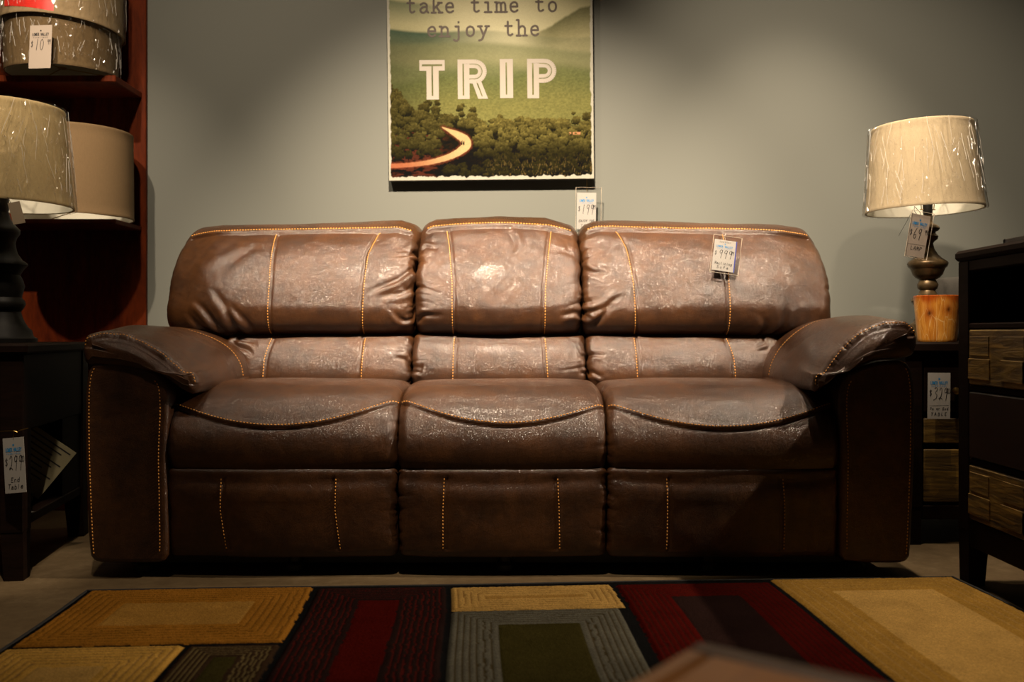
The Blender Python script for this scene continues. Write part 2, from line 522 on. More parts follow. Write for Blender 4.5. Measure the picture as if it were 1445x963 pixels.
    def vseam(s, pts, depth=.004, w=.0035, puff=.0035, pw=.03, sa=None, sb=None, side=1, off=.008, stitch=True):
        """seam across the profile: pts = [(height or s, a)...] over arc sa..sb"""
        ss = np.array([p[0] for p in pts], float); aa = np.array([p[1] for p in pts], float)
        o = np.argsort(ss); ss = ss[o]; aa = aa[o]
        lo = ss[0] if sa is None else sa; hi = ss[-1] if sb is None else sb
        for k in (0, -1, 1):
            x = s.S + k * s.L
            m_ = (x >= lo - .002) & (x <= hi + .002)
            if not m_.any(): continue
            a_s = np.interp(x[m_], ss, aa)
            ax = s.P[:, m_, 0] if s.axis == 'x' else s.P[:, m_, 1]
            d = (s.R[:, 0][:, None] - a_s[None])
            s.H[:, m_] += -depth * np.exp(-(d / w) ** 2) + puff * np.exp(-(d / pw) ** 2) * 0 - puff * np.exp(-(np.abs(d) / pw) ** 1.3) * .7
            s.H[:, m_] += depth * .35 * np.exp(-((d - side * off * .9) / (w * 1.6)) ** 2)
        if stitch:
            s.seams.append(('v', ss, aa + side * off, lo, hi))

    def hseam(s, aa, qs, depth=.006, w=.004, step=.006, rec=.06, off=.010, dirn=1, stitch=True, a0=None, a1=None, arc=False):
        """seam along the axis: arc position (from front heights qs) as a function of a; step drops beyond it"""
        av = s.R[:, 0]
        qv = np.interp(av, aa, qs)
        sv = qv if arc else s.s_at(qv)
        m_ = np.ones(len(av))
        if a0 is not None: m_ *= smooth(a0 - .004, a0 + .004, av)
        if a1 is not None: m_ *= 1 - smooth(a1 - .004, a1 + .004, av)
        d = s.S[None] - sv[:, None]; d = (d + s.L / 2) % s.L - s.L / 2
        d = d * dirn           # d>0 = the tucked side
        h = -depth * np.exp(-((d - w) / w) ** 2) - step * (d > 0) * np.exp(-np.maximum(d, 0) / rec) * smooth(0, w, d)
        h += depth * .45 * np.exp(-((d + off) / (off * .9)) ** 2)
        s.H += h * m_[:, None]
        if stitch:
            s.seams.append(('h', av, sv - dirn * off, aa[0] if a0 is None else a0, aa[-1] if a1 is None else a1))

    def crease(s, aa, svals, depth, w):
        av = s.R[:, 0]; sv = np.interp(av, aa, svals)
        d = s.S[None] - sv[:, None]; d = (d + s.L / 2) % s.L - s.L / 2
        s.H -= depth * np.exp(-(d / w) ** 2)

    def fold(s, p, q, w=.012, A=.006, mask=None):
        """soft fold between two (a,s) points"""
        a = s.R[:, 0][:, None]; S = s.S[None]
        px, py = p; qx, qy = q; L2 = (qx - px) ** 2 + (qy - py) ** 2
        ds = (S - py + s.L / 2) % s.L - s.L / 2
        t = np.clip(((a - px) * (qx - px) + ds * (qy - py)) / L2, 0, 1)
        bend = .010 * np.sin(t * 5 + px * 40)
        nx, ny = -(qy - py), (qx - px); nl = math.sqrt(L2)
        dx = a - (px + (qx - px) * t) - nx / nl * bend; dy = ds - (qy - py) * t - ny / nl * bend
        d = np.sqrt(dx ** 2 + dy ** 2)
        tap = np.sin(np.clip(t, .02, 1) ** .6 * PI) ** .7 + .25 * (1 - t)
        sd = (dx * nx + dy * ny) / nl
        s.H += tap * (-A * np.exp(-(d / w) ** 2) + A * .7 * np.exp(-((sd - w * 1.7) / (w * 1.2)) ** 2) * np.exp(-(np.maximum(0, d - w * 2.5) / w) ** 2))

    def gather(s, end, A=.004, lam=.035, freq=38, seed=1, sa=None, sb=None, edge=None):
        av = s.R[:, 0]
        e = (av[0] if end == 0 else av[-1]) if edge is None else edge
        d = np.abs(av - e)[:, None]
        S = s.S[None]
        fan = S + .25 * d * (vnoise(S * 9, d * 0, seed + 5) - .5) * 4
        n = vnoise(fan * freq, d * 10, seed); n2 = vnoise(fan * freq * 2.3, d * 24, seed + 3)
        r = 1 - np.abs(2 * n - 1); r2 = 1 - np.abs(2 * n2 - 1)
        lamv = lam * (.35 + 1.3 * vnoise(S * freq * .6, 0 * S, seed + 9))
        m_ = 1 if sa is None else s.smask(sa, sb, .02)
        s.H += -A * (r ** 2.2 + .4 * r2 ** 2) * np.exp(-(d / lamv) ** 1.4) * m_

    def undulate(s, A=.003, f=6, seed=0):
        P = s.base
        s.H += A * (fbm(P[..., 0] * f + P[..., 1] * f * .6 + 11, P[..., 2] * f + P[..., 1] * f * .8 + 3, seed, 3) - .5) * 2

    def finish(s):
        capm = 1 - s.R[:, 2][:, None] * .0
        s.P = s.base + s.N * (s.H * capm)[..., None]
        s.N2 = s.normals()
        if s.cap0: s.N2[:s.cap0] = (0, -1, 0)
        return s

    def faces(s):
        nu, nt = s.P.shape[:2]
        i = np.arange(nu - 1)[:, None]; j = np.arange(nt)[None]
        j2 = (j + 1) % nt
        q = np.stack([i * nt + j, (i + 1) * nt + j, (i + 1) * nt + j2, i * nt + j2], -1).reshape(-1, 4)
        # orientation
        a, b_, c_ = [s.P.reshape(-1, 3)[q[:, k]] for k in (0, 1, 3)]
        n = np.cross(b_ - a, c_ - a); nm = s.N.reshape(-1, 3)[q[:, 0]]
        if np.sum(n * nm) < 0: q = q[:, ::-1]
        return q

    def build(s, name, parent, origin, label=None):
        s.finish()
        nu, nt = s.P.shape[:2]
        V = s.P.reshape(-1, 3); q = s.faces()
        V = np.vstack([V, s.P[0].mean(0), s.P[-1].mean(0)])
        c0 = nu * nt; c1 = c0 + 1
        j = np.arange(nt); j2 = (j + 1) % nt
        e0 = np.stack([j, j2, np.full(nt, c0), np.full(nt, c0)], 1); e1 = np.stack([(nu - 1) * nt + j2, (nu - 1) * nt + j, np.full(nt, c1), np.full(nt, c1)], 1)
        fl = [tuple(x) for x in q.tolist()] + [(a, b_, c) for a, b_, c, _ in e0.tolist()] + [(a, b_, c) for a, b_, c, _ in e1.tolist()]
        o = mesh_obj(name, V, fl, M['leather'], parent, True, origin)
        import bmesh
        bm = bmesh.new(); bm.from_mesh(o.data); bmesh.ops.remove_doubles(bm, verts=bm.verts, dist=.00002); bmesh.ops.recalc_face_normals(bm, faces=bm.faces); bm.to_mesh(o.data); bm.free()
        if label: o['label'] = label
        s.obj = o; s.origin = origin
        if s.seams: s.stitch()
        return o

    def sample(s, row, sv):
        """bilinear sample at fractional row and arc position"""
        nu = s.P.shape[0]
        row = np.clip(row, 0, nu - 1.001); i = np.floor(row).astype(int); fi = (row - i)[:, None]
        t = (sv / s.L * s.nt) % s.nt; j = np.floor(t).astype(int) % s.nt; fj = (t - np.floor(t))[:, None]; j2 = (j + 1) % s.nt
        def g(G): return (G[i, j] * (1 - fj) + G[i, j2] * fj) * (1 - fi) + (G[i + 1, j] * (1 - fj) + G[i + 1, j2] * fj) * fi
        return g(s.P), g(s.N2)

    def row_of(s, a):
        lo = s.cap0; hi = len(s.a) - 1
        k = np.arange(len(s.a))
        m_ = s.R[:, 2] == 0
        return np.interp(a, s.a[m_], k[m_])

    def stitch(s, pitch=.0096, ln=.0066, wd=.0015):
        for sm in s.seams:
            V = []; Fc = []
            n = 900
            if sm[0] == 'v':
                sv = np.linspace(sm[3], sm[4], n); av = np.interp(sv, sm[1], sm[2]); rw = s.row_of(av)
            elif sm[0] == 'h':
                av = np.linspace(sm[3], sm[4], n); sv = np.interp(av, sm[1], sm[2]); rw = s.row_of(av)
            else:
                rw = sm[1]; sv = sm[2]
            P, Nn = s.sample(rw, sv)
            d = np.concatenate([[0], np.cumsum(np.linalg.norm(np.diff(P, axis=0), axis=1))])
            k = np.arange(pitch * .5, d[-1] - ln, pitch)
            A = np.stack([np.interp(k, d, P[:, c]) for c in range(3)], 1); B = np.stack([np.interp(k + ln, d, P[:, c]) for c in range(3)], 1)
            Nk = np.stack([np.interp(k + ln / 2, d, Nn[:, c]) for c in range(3)], 1); Nk /= np.linalg.norm(Nk, axis=1)[:, None] + 1e-9
            T = B - A; T /= np.linalg.norm(T, axis=1)[:, None] + 1e-9
            Sd = np.cross(T, Nk)
            for a_, b_, n_, t_, s_ in zip(A, B, Nk, T, Sd):
                o = len(V)
                m1 = a_ + (b_ - a_) * .25; m2 = a_ + (b_ - a_) * .75
                V += [a_ + n_ * .0002, m1 + s_ * wd + n_ * .0004, m1 + n_ * .0026, m1 - s_ * wd + n_ * .0004, m2 + s_ * wd + n_ * .0004, m2 + n_ * .0026, m2 - s_ * wd + n_ * .0004, b_ + n_ * .0002]
                Fc += [(o, o + 2, o + 1), (o, o + 3, o + 2), (o + 1, o + 2, o + 5, o + 4), (o + 2, o + 3, o + 6, o + 5), (o + 7, o + 4, o + 5), (o + 7, o + 5, o + 6)]
            t = mesh_obj('seam_stitching', np.array(V), Fc, M['thread'], s.obj, True, s.origin)
            t['label'] = 'ochre top stitching along the seam'


# ------------------------------------------------------------------ sofa
XC = -.035
SO = (XC, 2.95, 0)
sofa = thing('reclining_sofa', SO, 'brown leather three-seat reclining sofa with ochre top stitching and padded arms', 'sofa')

# --- seats
def seat(name, x0, x1, q, crown, r0=.03, r1=.03, seed=1):
    prof = [(3.16, .47), (3.05, .515), (2.92, .53), (2.78, .531), (2.68, .518), (2.605, .482), (2.565, .43), (2.55, .37), (2.56, .318), (2.595, .288), (2.68, .28), (2.95, .29), (3.14, .32)]
    xm = (x0 + x1) / 2; hw = (x1 - x0) / 2

    def warp(P, s):
        u = (P[..., 0] - xm) / hw
        P = P.copy()
        dome = (1 - np.abs(u) ** 8)
        top = smooth(.40, .53, P[..., 2]); P[..., 2] += top * (dome * .008 - .006 + crown * .5 * (1 - u ** 2))
        low = 1 - smooth(.28, .36, P[..., 2]); P[..., 2] -= low * .012 * (1 - u ** 2)
        fr = 1 - smooth(2.56, 2.72, P[..., 1]); P[..., 1] -= fr * .012 * (1 - u ** 2)
        return P
    p = Pillow(prof, 'x', x0, x1, r0, r1, .0045, 340, warp=warp)
    p.set_front(.30, .525)
    aa = np.linspace(x0, x1, 30); u = (aa - xm) / hw
    zz = np.array([np.interp(a, [c[0] for c in q], [c[1] for c in q]) for a in aa])
    k = np.polyfit(aa, zz, 4); zz = np.polyval(k, aa)
    d_ = 1 if p.s_at(np.array([.40]))[0] > p.s_at(np.array([.45]))[0] else -1
    p.hseam(list(aa), zz, .0045, .0030, .0045, .10, .0085, d_, a0=x0 + .005, a1=x1 - .005)
    p.gather(0, .0022, .030, 26, seed); p.gather(1, .0022, .030, 26, seed + 1)
    p.undulate(.0028, 5, seed)
    return p.build(name, sofa, SO)


def zc(x0, xm, x1, y0, ym, y1, D=2.58):
    a, b_, c = X(x0, D), X(xm, D), X(x1, D)
    pts = []
    for t in np.linspace(0, 1, 9):
        x = x0 + (x1 - x0) * t
        y = (y0 + (y1 - y0) * t) + (ym - (y0 + y1) / 2) * (1 - (2 * t - 1) ** 2) ** 1.0
        pts.append((X(x, D), Z(y, D)))
    return pts


XL, XA, XB, XR = X(234, 2.57), X(561, 2.57), X(856.5, 2.57), X(1187, 2.57)
seat('seat_cushion', XL, XA, zc(235, 400, 560, 570, 603, 566), .014, seed=3)
seat('seat_cushion', XA, XB, zc(563, 705, 855, 566, 600, 571), .010, seed=23)
seat('seat_cushion', XB, XR, zc(858, 1010, 1186, 571, 605, 568), .013, seed=43)

# --- footrests
def footrest(x0, x1, seams, seed):
    prof = [(2.67, .302), (2.600, .308), (2.566, .301), (2.562, .275), (2.557, .243), (2.560, .18), (2.563, .11), (2.572, .068), (2.60, .052), (2.72, .05), (2.78, .1), (2.78, .26)]
    xm = (x0 + x1) / 2; hw = (x1 - x0) / 2

    def warp(P, s):
        u = (P[..., 0] - xm) / hw; P = P.copy()
        mid = smooth(.20, .24, P[..., 2]) * (1 - smooth(.285, .3, P[..., 2])); P[..., 2] -= mid * .014 * (1 - u ** 2)
        P[..., 1] -= .012 * (1 - u ** 2)
        return P
    p = Pillow(prof, 'x', x0, x1, .022, .022, .0045, 260, warp=warp)
    p.set_front(.075, .296)
    for pts, sd in seams:
        sv = p.s_at(np.array([Z(y, 2.57) for x, y in pts])); xs = [X(x, 2.57) for x, y in pts]
        p.vseam(list(zip(sv, xs)), .0042, .0035, .004, .035, side=sd, off=.007)
    s1, s2 = p.fr
    p.gather(0, .0045, .022, 30, seed, s1, s2); p.gather(1, .0045, .022, 30, seed + 4, s1, s2)
    p.undulate(.003, 6, seed)
    p.build('footrest_panel', sofa, SO)


footrest(XL + .004, XA, [([(318, 668), (317, 720), (325, 785)], -1), ([(472, 668), (471, 720), (478, 785)], 1)], 5)
footrest(XA, XB, [([(631, 668), (629, 720), (629, 785)], -1), ([(783, 668), (785, 720), (786, 785)], 1)], 15)
footrest(XB, XR - .004, [([(943, 668), (944, 720), (943, 785)], -1), ([(1099, 668), (1101, 720), (1101, 785)], 1)], 25)

# --- backs
def back(x0, x1, r0, r1, seams, top, outer, seed, folds, gl=(.0065, .05), gr=(.0065, .05)):
    prof = [(3.20, .652), (3.15, .664), (3.100, .677), (3.064, .704), (3.051, .752), (3.058, .80), (3.078, .862), (3.112, .926), (3.162, .985), (3.212, 1.030), (3.268, 1.062), (3.345, 1.076), (3.42, 1.05), (3.48, .99), (3.50, .85), (3.50, .64), (3.40, .60), (3.28, .61)]
    xm = (x0 + x1) / 2; hw = (x1 - x0) / 2

    def warp(P, s):
        P = P.copy(); u = (P[..., 0] - xm) / hw
        up = smooth(.95, 1.06, P[..., 2])
        P[..., 2] += up * np.interp(P[..., 0], [t[0] for t in top], [t[1] for t in top])
        if outer:      # rounded outer shoulder
            e = x0 if outer < 0 else x1
            d = np.abs(P[..., 0] - e)
            r = .075; dd = np.clip(1 - d / r, 0, 1)
            P[..., 2] -= smooth(.80, 1.06, P[..., 2]) * .030 * (1 - np.sqrt(np.clip(1 - dd ** 2, 0, 1))) * 1.2
            P[..., 1] += smooth(.15, 0, d / 1.0) * 0 + .05 * (1 - smooth(0, .20, d)) * (1 - smooth(3.2, 3.4, P[..., 1]))
            P[..., 0] -= outer * .004 * smooth(.75, 1.07, P[..., 2]) * (1 - smooth(0, .15, d))
        P[..., 1] -= .024 * (1 - u ** 2) * (1 - smooth(3.1, 3.3, P[..., 1])) - .008
        return P
    p = Pillow(prof, 'x', x0, x1, r0, r1, .0045, 420, warp=warp)
    p.set_front(.672, 1.035)
    d_ = 1 if p.s_at(np.array([.80]))[0] > p.s_at(np.array([.85]))[0] else -1
    for pts, sd in seams:
        q = [min(1.03, Z(y, 3.12 if y > 380 else 3.16)) for x, y in pts]
        sv = p.s_at(np.array(q)); xs = [X(x, 3.10 if y > 370 else 3.17) for x, y in pts]
        p.vseam(list(zip(sv, xs)), .0045, .0035, .005, .04, side=sd, off=.0075)
    sh = p.s_at(np.array([1.034]))[0]
    p.hseam([x0, x1], [sh, sh], .0075, .005, .005, .05, .010, d_, a0=x0 + r0 * .8, a1=x1 - r1 * .8, arc=True)
    s1, s2 = p.fr
    p.gather(0, gl[0], gl[1], 19, seed, s1, s2); p.gather(1, gr[0], gr[1], 19, seed + 4, s1, s2)
    for (x1_, y1_), (x2_, y2_), w, A in folds:
        sa, sb = p.s_at(np.array([Z(y1_, 3.1), Z(y2_, 3.1)]))
        p.fold((X(x1_, 3.1), sa), (X(x2_, 3.1), sb), w, A)
    p.undulate(.0055, 4.5, seed); p.undulate(.0015, 16, seed + 2)
    return p.build('backrest_cushion', sofa, SO)


B0, B1, B2, B3 = X(250, 3.25), X(588, 3.13), X(820.5, 3.13), X(1160, 3.25)
back(B0, B1, .048, .032, [([(389, 326), (388, 400), (387, 474)], -1), ([(531, 322), (520, 360), (513, 410), (511, 474)], 1)],
     [(B0, -.022), (B0 + .14, -.006), (-.75, .0), (-.5, .006), (-.40, .010), (B1, -.012)], -1, 7,
     [((335, 472), (275, 425), .011, .008), ((345, 474), (305, 405), .012, .007), ((322, 474), (262, 445), .010, .006), ((360, 470), (330, 420), .012, .005),
      ((588, 372), (520, 420), .010, .007), ((588, 400), (540, 425), .010, .005), ((588, 345), (560, 365), .008, .007), ((300, 380), (370, 345), .02, .003), ((586, 455), (550, 440), .010, .005)], (.003, .03), (.008, .05))
back(B1, B2, .032, .032, [([(632, 320), (638, 350), (642, 400), (643, 474)], -1), ([(776, 322), (770, 360), (766, 410), (765, 474)], 1)],
     [(B1, -.008), (B1 + .05, .012), (-.05, .024), (.12, .018), (B2, -.012)], 0, 27,
     [((700, 420), (735, 395), .02, .003), ((590, 455), (625, 440), .010, .005), ((822, 450), (790, 440), .010, .005), ((720, 330), (724, 370), .012, .003), ((592, 350), (615, 345), .008, .005)], (.007, .05), (.006, .045))
back(B2, B3, .032, .048, [([(873, 322), (885, 350), (895, 400), (898, 474)], -1), ([(1020, 326), (1021, 400), (1021, 474)], 1)],
     [(B2, -.010), (B2 + .06, .010), (.35, .012), (.70, .004), (B3 - .14, -.004), (B3, -.020)], 1, 47,
     [((825, 460), (868, 435), .010, .006), ((825, 440), (885, 420), .010, .005), ((1085, 474), (1110, 430), .012, .006), ((1075, 476), (1068, 440), .014, .005), ((822, 372), (850, 392), .010, .005)], (.007, .05), (.003, .03))

# --- lumbar cushions
def lumbar(x0, x1, r0, r1, seams, seed, folds, gl=.005, gr=.005):
    prof = [(3.22, .668), (3.16, .680), (3.112, .677), (3.076, .654), (3.049, .611), (3.036, .562), (3.038, .52), (3.066, .482), (3.10, .46), (3.2, .44), (3.30, .50), (3.30, .62)]
    xm = (x0 + x1) / 2; hw = (x1 - x0) / 2

    def warp(P, s):
        P = P.copy(); u = (P[..., 0] - xm) / hw
        P[..., 1] -= .010 * (1 - u ** 2); return P
    p = Pillow(prof, 'x', x0, x1, r0, r1, .0045, 240, warp=warp)
    p.set_front(.475, .668)
    for pts, sd in seams:
        sv = p.s_at(np.array([Z(y, 3.08) for x, y in pts])); xs = [X(x, 3.07) for x, y in pts]
        p.vseam(list(zip(sv, xs)), .0042, .0035, .005, .035, side=sd, off=.0075)
    s1, s2 = p.fr
    p.gather(0, gl, .04, 22, seed, s1, s2); p.gather(1, gr, .04, 22, seed + 4, s1, s2)
    for (x1_, y1_), (x2_, y2_), w, A in folds:
        sa, sb = p.s_at(np.array([Z(y1_, 3.08), Z(y2_, 3.08)]))
        p.fold((X(x1_, 3.07), sa), (X(x2_, 3.07), sb), w, A)
    p.undulate(.003, 6, seed)
    p.build('lumbar_cushion', sofa, SO)


LA, LB = X(582.5, 3.08), X(827, 3.08)
lumbar(X(312, 3.1), LA, .05, .028, [([(386, 476), (380, 505), (378, 545)], -1), ([(512, 476), (509, 545)], 1)], 3,
       [((330, 480), (358, 505), .008, .007), ((338, 476), (365, 492), .008, .006), ((326, 488), (350, 520), .009, .006), ((583, 520), (560, 500), .009, .005), ((583, 500), (567, 484), .008, .004)])
lumbar(LA, LB, .028, .028, [([(644, 476), (643, 545)], -1), ([(766, 476), (770, 545)], 1)], 13, [((586, 525), (600, 515), .008, .004), ((826, 500), (806, 492), .009, .004), ((826, 525), (812, 515), .009, .004)])
lumbar(LB, X(1108, 3.1), .028, .05, [([(898, 476), (901, 545)], -1), ([(1022, 476), (1029, 505), (1031, 545)], 1)], 33,
       [((1086, 482), (1072, 500), .008, .006), ((1080, 476), (1070, 490), .007, .005), ((830, 505), (852, 495), .009, .004), ((830, 530), (850, 525), .009, .004)])

# --- arms
def arm(sign, outer, inner, seed, padz):
    xo = outer; xi = inner; w = abs(xo - xi); s_ = sign
    def px(t): return xi + (xo - xi) * t          # 0 inner .. 1 outer
    prof = [(px(.945), .080), (px(.968), .18), (px(.995), .34), (px(1.0), .48), (px(.985), .545), (px(.93), .588), (px(.80), .603), (px(.55), .600), (px(.28), .585), (px(.10), .565), (px(.015), .535),
            (px(-.01), .47), (px(.012), .34), (px(.0), .2), (px(-.005), .085), (px(.02), .058), (px(.11), .045), (px(.5), .043), (px(.82), .045), (px(.915), .056)]
    p = Pillow(prof, 'y', 2.548, 3.34, .012, .03, .006, 380, cap0=14, cap1=0, dome=0)
    # seams around the front panel: follow the two long sides on the cap
    p.undulate(.0022, 5, seed)
    pq = p.pq; S = p.S
    def arc_of(t, z):
        k = np.argmin((pq[:, 0] - px(t)) ** 2 + (pq[:, 1] - z) ** 2); return S[k]
    so0, so1 = arc_of(.935, .058), arc_of(.90, .592)
    si0, si1 = arc_of(.10, .565), arc_of(-.01, .058)
    def rowat(f): return p.cap0 - 1 - f
    n = 700
    def run(a, b_, rw):
        if b_ < a and a - b_ > p.L / 2: b_ += p.L
        elif a < b_ and b_ - a > p.L / 2: a += p.L
        return ('r', np.full(n, float(rw)), np.linspace(a, b_, n))
    p.seams.append(run(so0, so1, rowat(-.35))); p.seams.append(run(si0, si1, 7))
    # groove next to the stitches
    p.H[:p.cap0, :] = 0
    p.build('arm_body', sofa, SO)
    # pad
    zc_ = padz
    Zc = lambda t: zc_ * float(smooth(-.5, .3, np.array(t)))
    pp = [(px(t), z + Zc(t)) for t, z in ((.97, .602), (1.035, .63), (1.04, .662), (.98, .690), (.80, .703), (.5, .698), (.25, .684), (0, .662), (-.2, .633), (-.35, .590), (-.41, .545),
          (-.39, .520), (-.32, .512), (-.2, .523), (-.05, .546), (.14, .570), (.42, .586), (.72, .592))]

    def warp(P, s):
        P = P.copy(); y = P[..., 1]; fr = 1 - smooth(2.54, 2.80, y)
        # towards the front the inner flank draws outward and everything dips slightly
        t = (P[..., 0] - xi) / (xo - xi)
        P[..., 0] += (xo - xi) * .04 * fr * (1 - smooth(-.3, .5, t))
        P[..., 2] -= fr * (.014 + .030 * (1 - smooth(-.3, .6, t))) * smooth(.56, .62, P[..., 2])
        bk = smooth(2.95, 3.25, y); P[..., 2] -= (.015 + padz * .6) * bk * smooth(.58, .68, P[..., 2])
        return P
    q = Pillow(pp, 'y', 2.537, 3.20, .036, .04, .0045, 380, cap0=3, cap1=0, dome=.004, warp=warp)
    pq2 = q.pq; S2 = q.S
    def arc2(t, z):
        k = np.argmin((pq2[:, 0] - px(t)) ** 2 + (pq2[:, 1] - z) ** 2); return S2[k]
    a = arc2(1.04, .655 + zc_); b_ = arc2(-.41, .535)
    lo, hi = (a, b_) if a < b_ else (b_, a)
    if hi - lo > q.L * .62: lo, hi = hi - q.L, lo
    y0 = 2.537 - .010
    # front seam across the nose
    for k in (0, 1):
        x = q.S + k * q.L - (q.L if lo < 0 else 0)
    d = (q.R[:, 0] - (y0 + .016))[:, None]
    m_ = q.smask(lo, hi, .004)
    capz = (q.R[:, 2] == 0)[:, None]
    q.H += m_ * capz * (-.006 * np.exp(-((d + .003) / .0045) ** 2) + .004 * np.exp(-((d - .012) / .010) ** 2))
    q.seams.append(('v', np.array([lo, hi]), np.array([y0 + .0225] * 2), lo, hi))
    # gathers behind and in front of the seam
    S = q.S[None]; dd = np.maximum(d, 0)
    for fq, A, lam, sd in ((34, .0050, .040, seed), (70, .0032, .03, seed + 7)):
        nn_ = vnoise((S + .2 * dd * np.sin(S * 31)) * fq, dd * 16, sd); r = 1 - np.abs(2 * nn_ - 1)
        lamv = lam * (.5 + vnoise(S * fq * .5, 0 * S, sd + 2))
        q.H += -m_ * capz * A * r ** 1.6 * np.exp(-(np.abs(dd) / lamv) ** 1.5) * smooth(-.004, .008, d + 0 * S)
    # second seam near the back
    ys = 2.97
    q.vseam([(lo + .02, ys), (hi, ys)], .0035, .0035, .006, .05, side=1, off=.0, stitch=True)
    q.undulate(.005, 5, seed)
    q.build('arm_pad', sofa, SO)


arm(-1, X(119.5, 2.55), X(236, 2.55) - .0, 3, .0)
arm(1, X(1291, 2.55), X(1185, 2.55), 9, .028)

# --- base rail and feet
b_ = MB(); b_.box(-1.10, 1.03, 2.66, 3.42, .014, .060, .004)
rail = b_.build('base_frame', M['black'], sofa, origin=SO)
for (fx, fy) in ((-1.05, 2.64), (-.62, 2.64), (-.02, 2.64), (.56, 2.64), (.98, 2.64), (-1.0, 3.38), (.93, 3.38)):
    f_ = MB(); f_.lathe([(.022, 0), (.026, .004), (.026, .02), (.018, .03), (.018, .05)], (fx, fy, .0), 20)
    f_.build('foot', M['black'], sofa, True, origin=SO)
bk = MB(); bk.box(-1.14, 1.06, 3.36, 3.47, .06, .66, .02); bk.build('rear_frame', M['leather'], sofa, origin=SO)

# ------------------------------------------------------------------ lettering
GL = {
 'a': "~.9,4.2 2.5,5 3.8,4.2 4,3 4,1 4.8,.1|~4,3 2.2,2.9 .8,1.6 1.4,.2 2.8,.1 4,1.3",
 'b': "1,8 1,0|~1,3.6 2.6,5 4.2,3.8 4.2,1.2 2.6,0 1,1", 'c': "~4.2,4.2 2.8,5 1,3.8 .9,1.4 2.4,0 4.2,.8",
 'd': "4.1,8 4.1,0|~4.1,3.6 2.6,5 .9,3.8 .9,1.2 2.5,0 4.1,1.2", 'e': "1,2.7 4.3,2.7|~4.3,2.7 3.9,4.4 2.6,5 1.1,4 .8,2.5 1.3,.7 2.9,0 4.3,.8",
 'f': "~4,7.4 2.8,8 2.2,6.8 2,0|.8,5 3.8,5", 'g': "~4,4 2.6,5 1,3.8 1,1.6 2.5,.6 4,1.8|~4,5 4,-1 2.6,-2.4 1,-1.8",
 'h': "1,8 1,0|~1,3.6 2.6,5 4,4 4.1,2 4.1,0", 'i': "2.5,5 2.5,0|2.5,7 2.5,7.3", 'j': "~3.1,5 3.1,1 3,-1.4 2,-2.4 .7,-1.8|3.1,7 3.1,7.3",
 'k': "1,8 1,0|4.2,5 1,2|2.2,3.1 4.4,0", 'l': "2,8 2,0", 'm': ".3,5 .3,0|~.3,4 1.4,5 2.3,4.2 2.5,2 2.5,0|~2.5,4 3.6,5 4.5,4.2 4.7,2 4.7,0",
 'n': "1,5 1,0|~1,3.7 2.6,5 4,4 4.1,2 4.1,0", 'o': "~2.5,5 1.1,4.2 .7,2.5 1.1,.8 2.5,0 3.9,.8 4.3,2.5 3.9,4.2 2.5,5",
 'r': "1,5 1,0|~1,3.2 2.4,4.8 4,4.6", 's': "~4,4.4 2.4,5 1,4 2.4,2.6 4.1,1.4 2.6,0 .8,.6", 't': "~2,7.2 2,3 2.1,1 3,.1 4.3,.8|.7,5 4,5",
 'y': ".8,5 2.7,.2|~4.6,5 2.7,.2 1.8,-1.8 .4,-2.2",
 'A': ".3,0 2.6,8 5,0|1.2,2.8 4.1,2.8", 'B': "1,8 1,0|~1,8 3.8,7.6 3.6,4.6 1,4.2|~1,4.2 4.4,3.8 4.2,.4 1,0", 'D': "1,8 1,0|~1,8 4,7 4.6,4 4,1 1,0",
 'E': "4.4,8 1,8 1,0 4.6,0|1,4.2 3.8,4.2", 'F': "4.4,8 1,8 1,0|1,4.2 3.8,4.2", 'H': "1,8 1,0|4.4,8 4.4,0|1,4 4.4,4", 'I': "2.5,8 2.5,0",
 'J': "~3.8,8 3.8,2 2.6,0 1,1", 'L': "1,8 1,0 4.4,0", 'M': ".5,0 .8,8 2.6,3 4.4,8 4.8,0", 'N': ".8,0 .8,8 4.4,0 4.4,8", 'O': "~2.5,8 1,7 .4,4 1,1 2.5,0 4.2,1 4.7,4 4.2,7 2.5,8",
 'P': "1,8 1,0|~1,8 4,7.6 4.3,5.4 3.4,3.9 1,3.8", 'R': "1,8 1,0|~1,8 4,7.6 4.2,5.4 3.2,4.2 1,4|2.4,4 4.6,0", 'S': "~4.3,7 2.6,8 .8,6.6 1.6,4.6 4,3.2 4.3,1.2 2.4,0 .6,1",
 'T': "2.6,8 2.6,0|.3,8 5,8", 'U': "~.8,8 .8,2 2.5,0 4.2,2 4.2,8", 'V': ".4,8 2.5,0 4.8,8", 'W': ".1,8 1.3,0 2.6,6 3.9,0 5.1,8", 'Y': ".4,8 2.6,4 4.8,8|2.6,4 2.6,0",
 'C': "~4.4,7 2.8,8 .8,6.4 .6,2 2.6,0 4.4,1",
 '0': "~2.5,8 1,6.6 .7,3 2.2,0 3.9,1.6 4.2,5.4 2.5,8", '1': "2.9,8 2.3,0", '2': "~.9,6.4 2.2,8 3.6,6.6 3.2,2.6 1.2,0 1,1 3,1 4.8,0", '3': "~.9,7.6 3,8 4,6.6 2,4.6 4,3 3.4,.8 .4,-.6",
 '6': "~3.4,8 1.4,5 .9,1.8 2.4,0 4,1.6 3.4,3.4 1.2,2.4", '9': "~4.2,6.6 2.8,8 1,6.6 1.8,4.4 4,5.6|~4.3,7.6 3.6,3 3.2,-.6",
 '$': "~4,6.6 2.4,7.4 1.2,6 3.6,3.6 3,1.2 .9,1.4|2.9,8.6 2.1,-.2", '.': "1,0 1.1,.2", '/': "4,8 1,0", '-': "1,4 4,4",
}
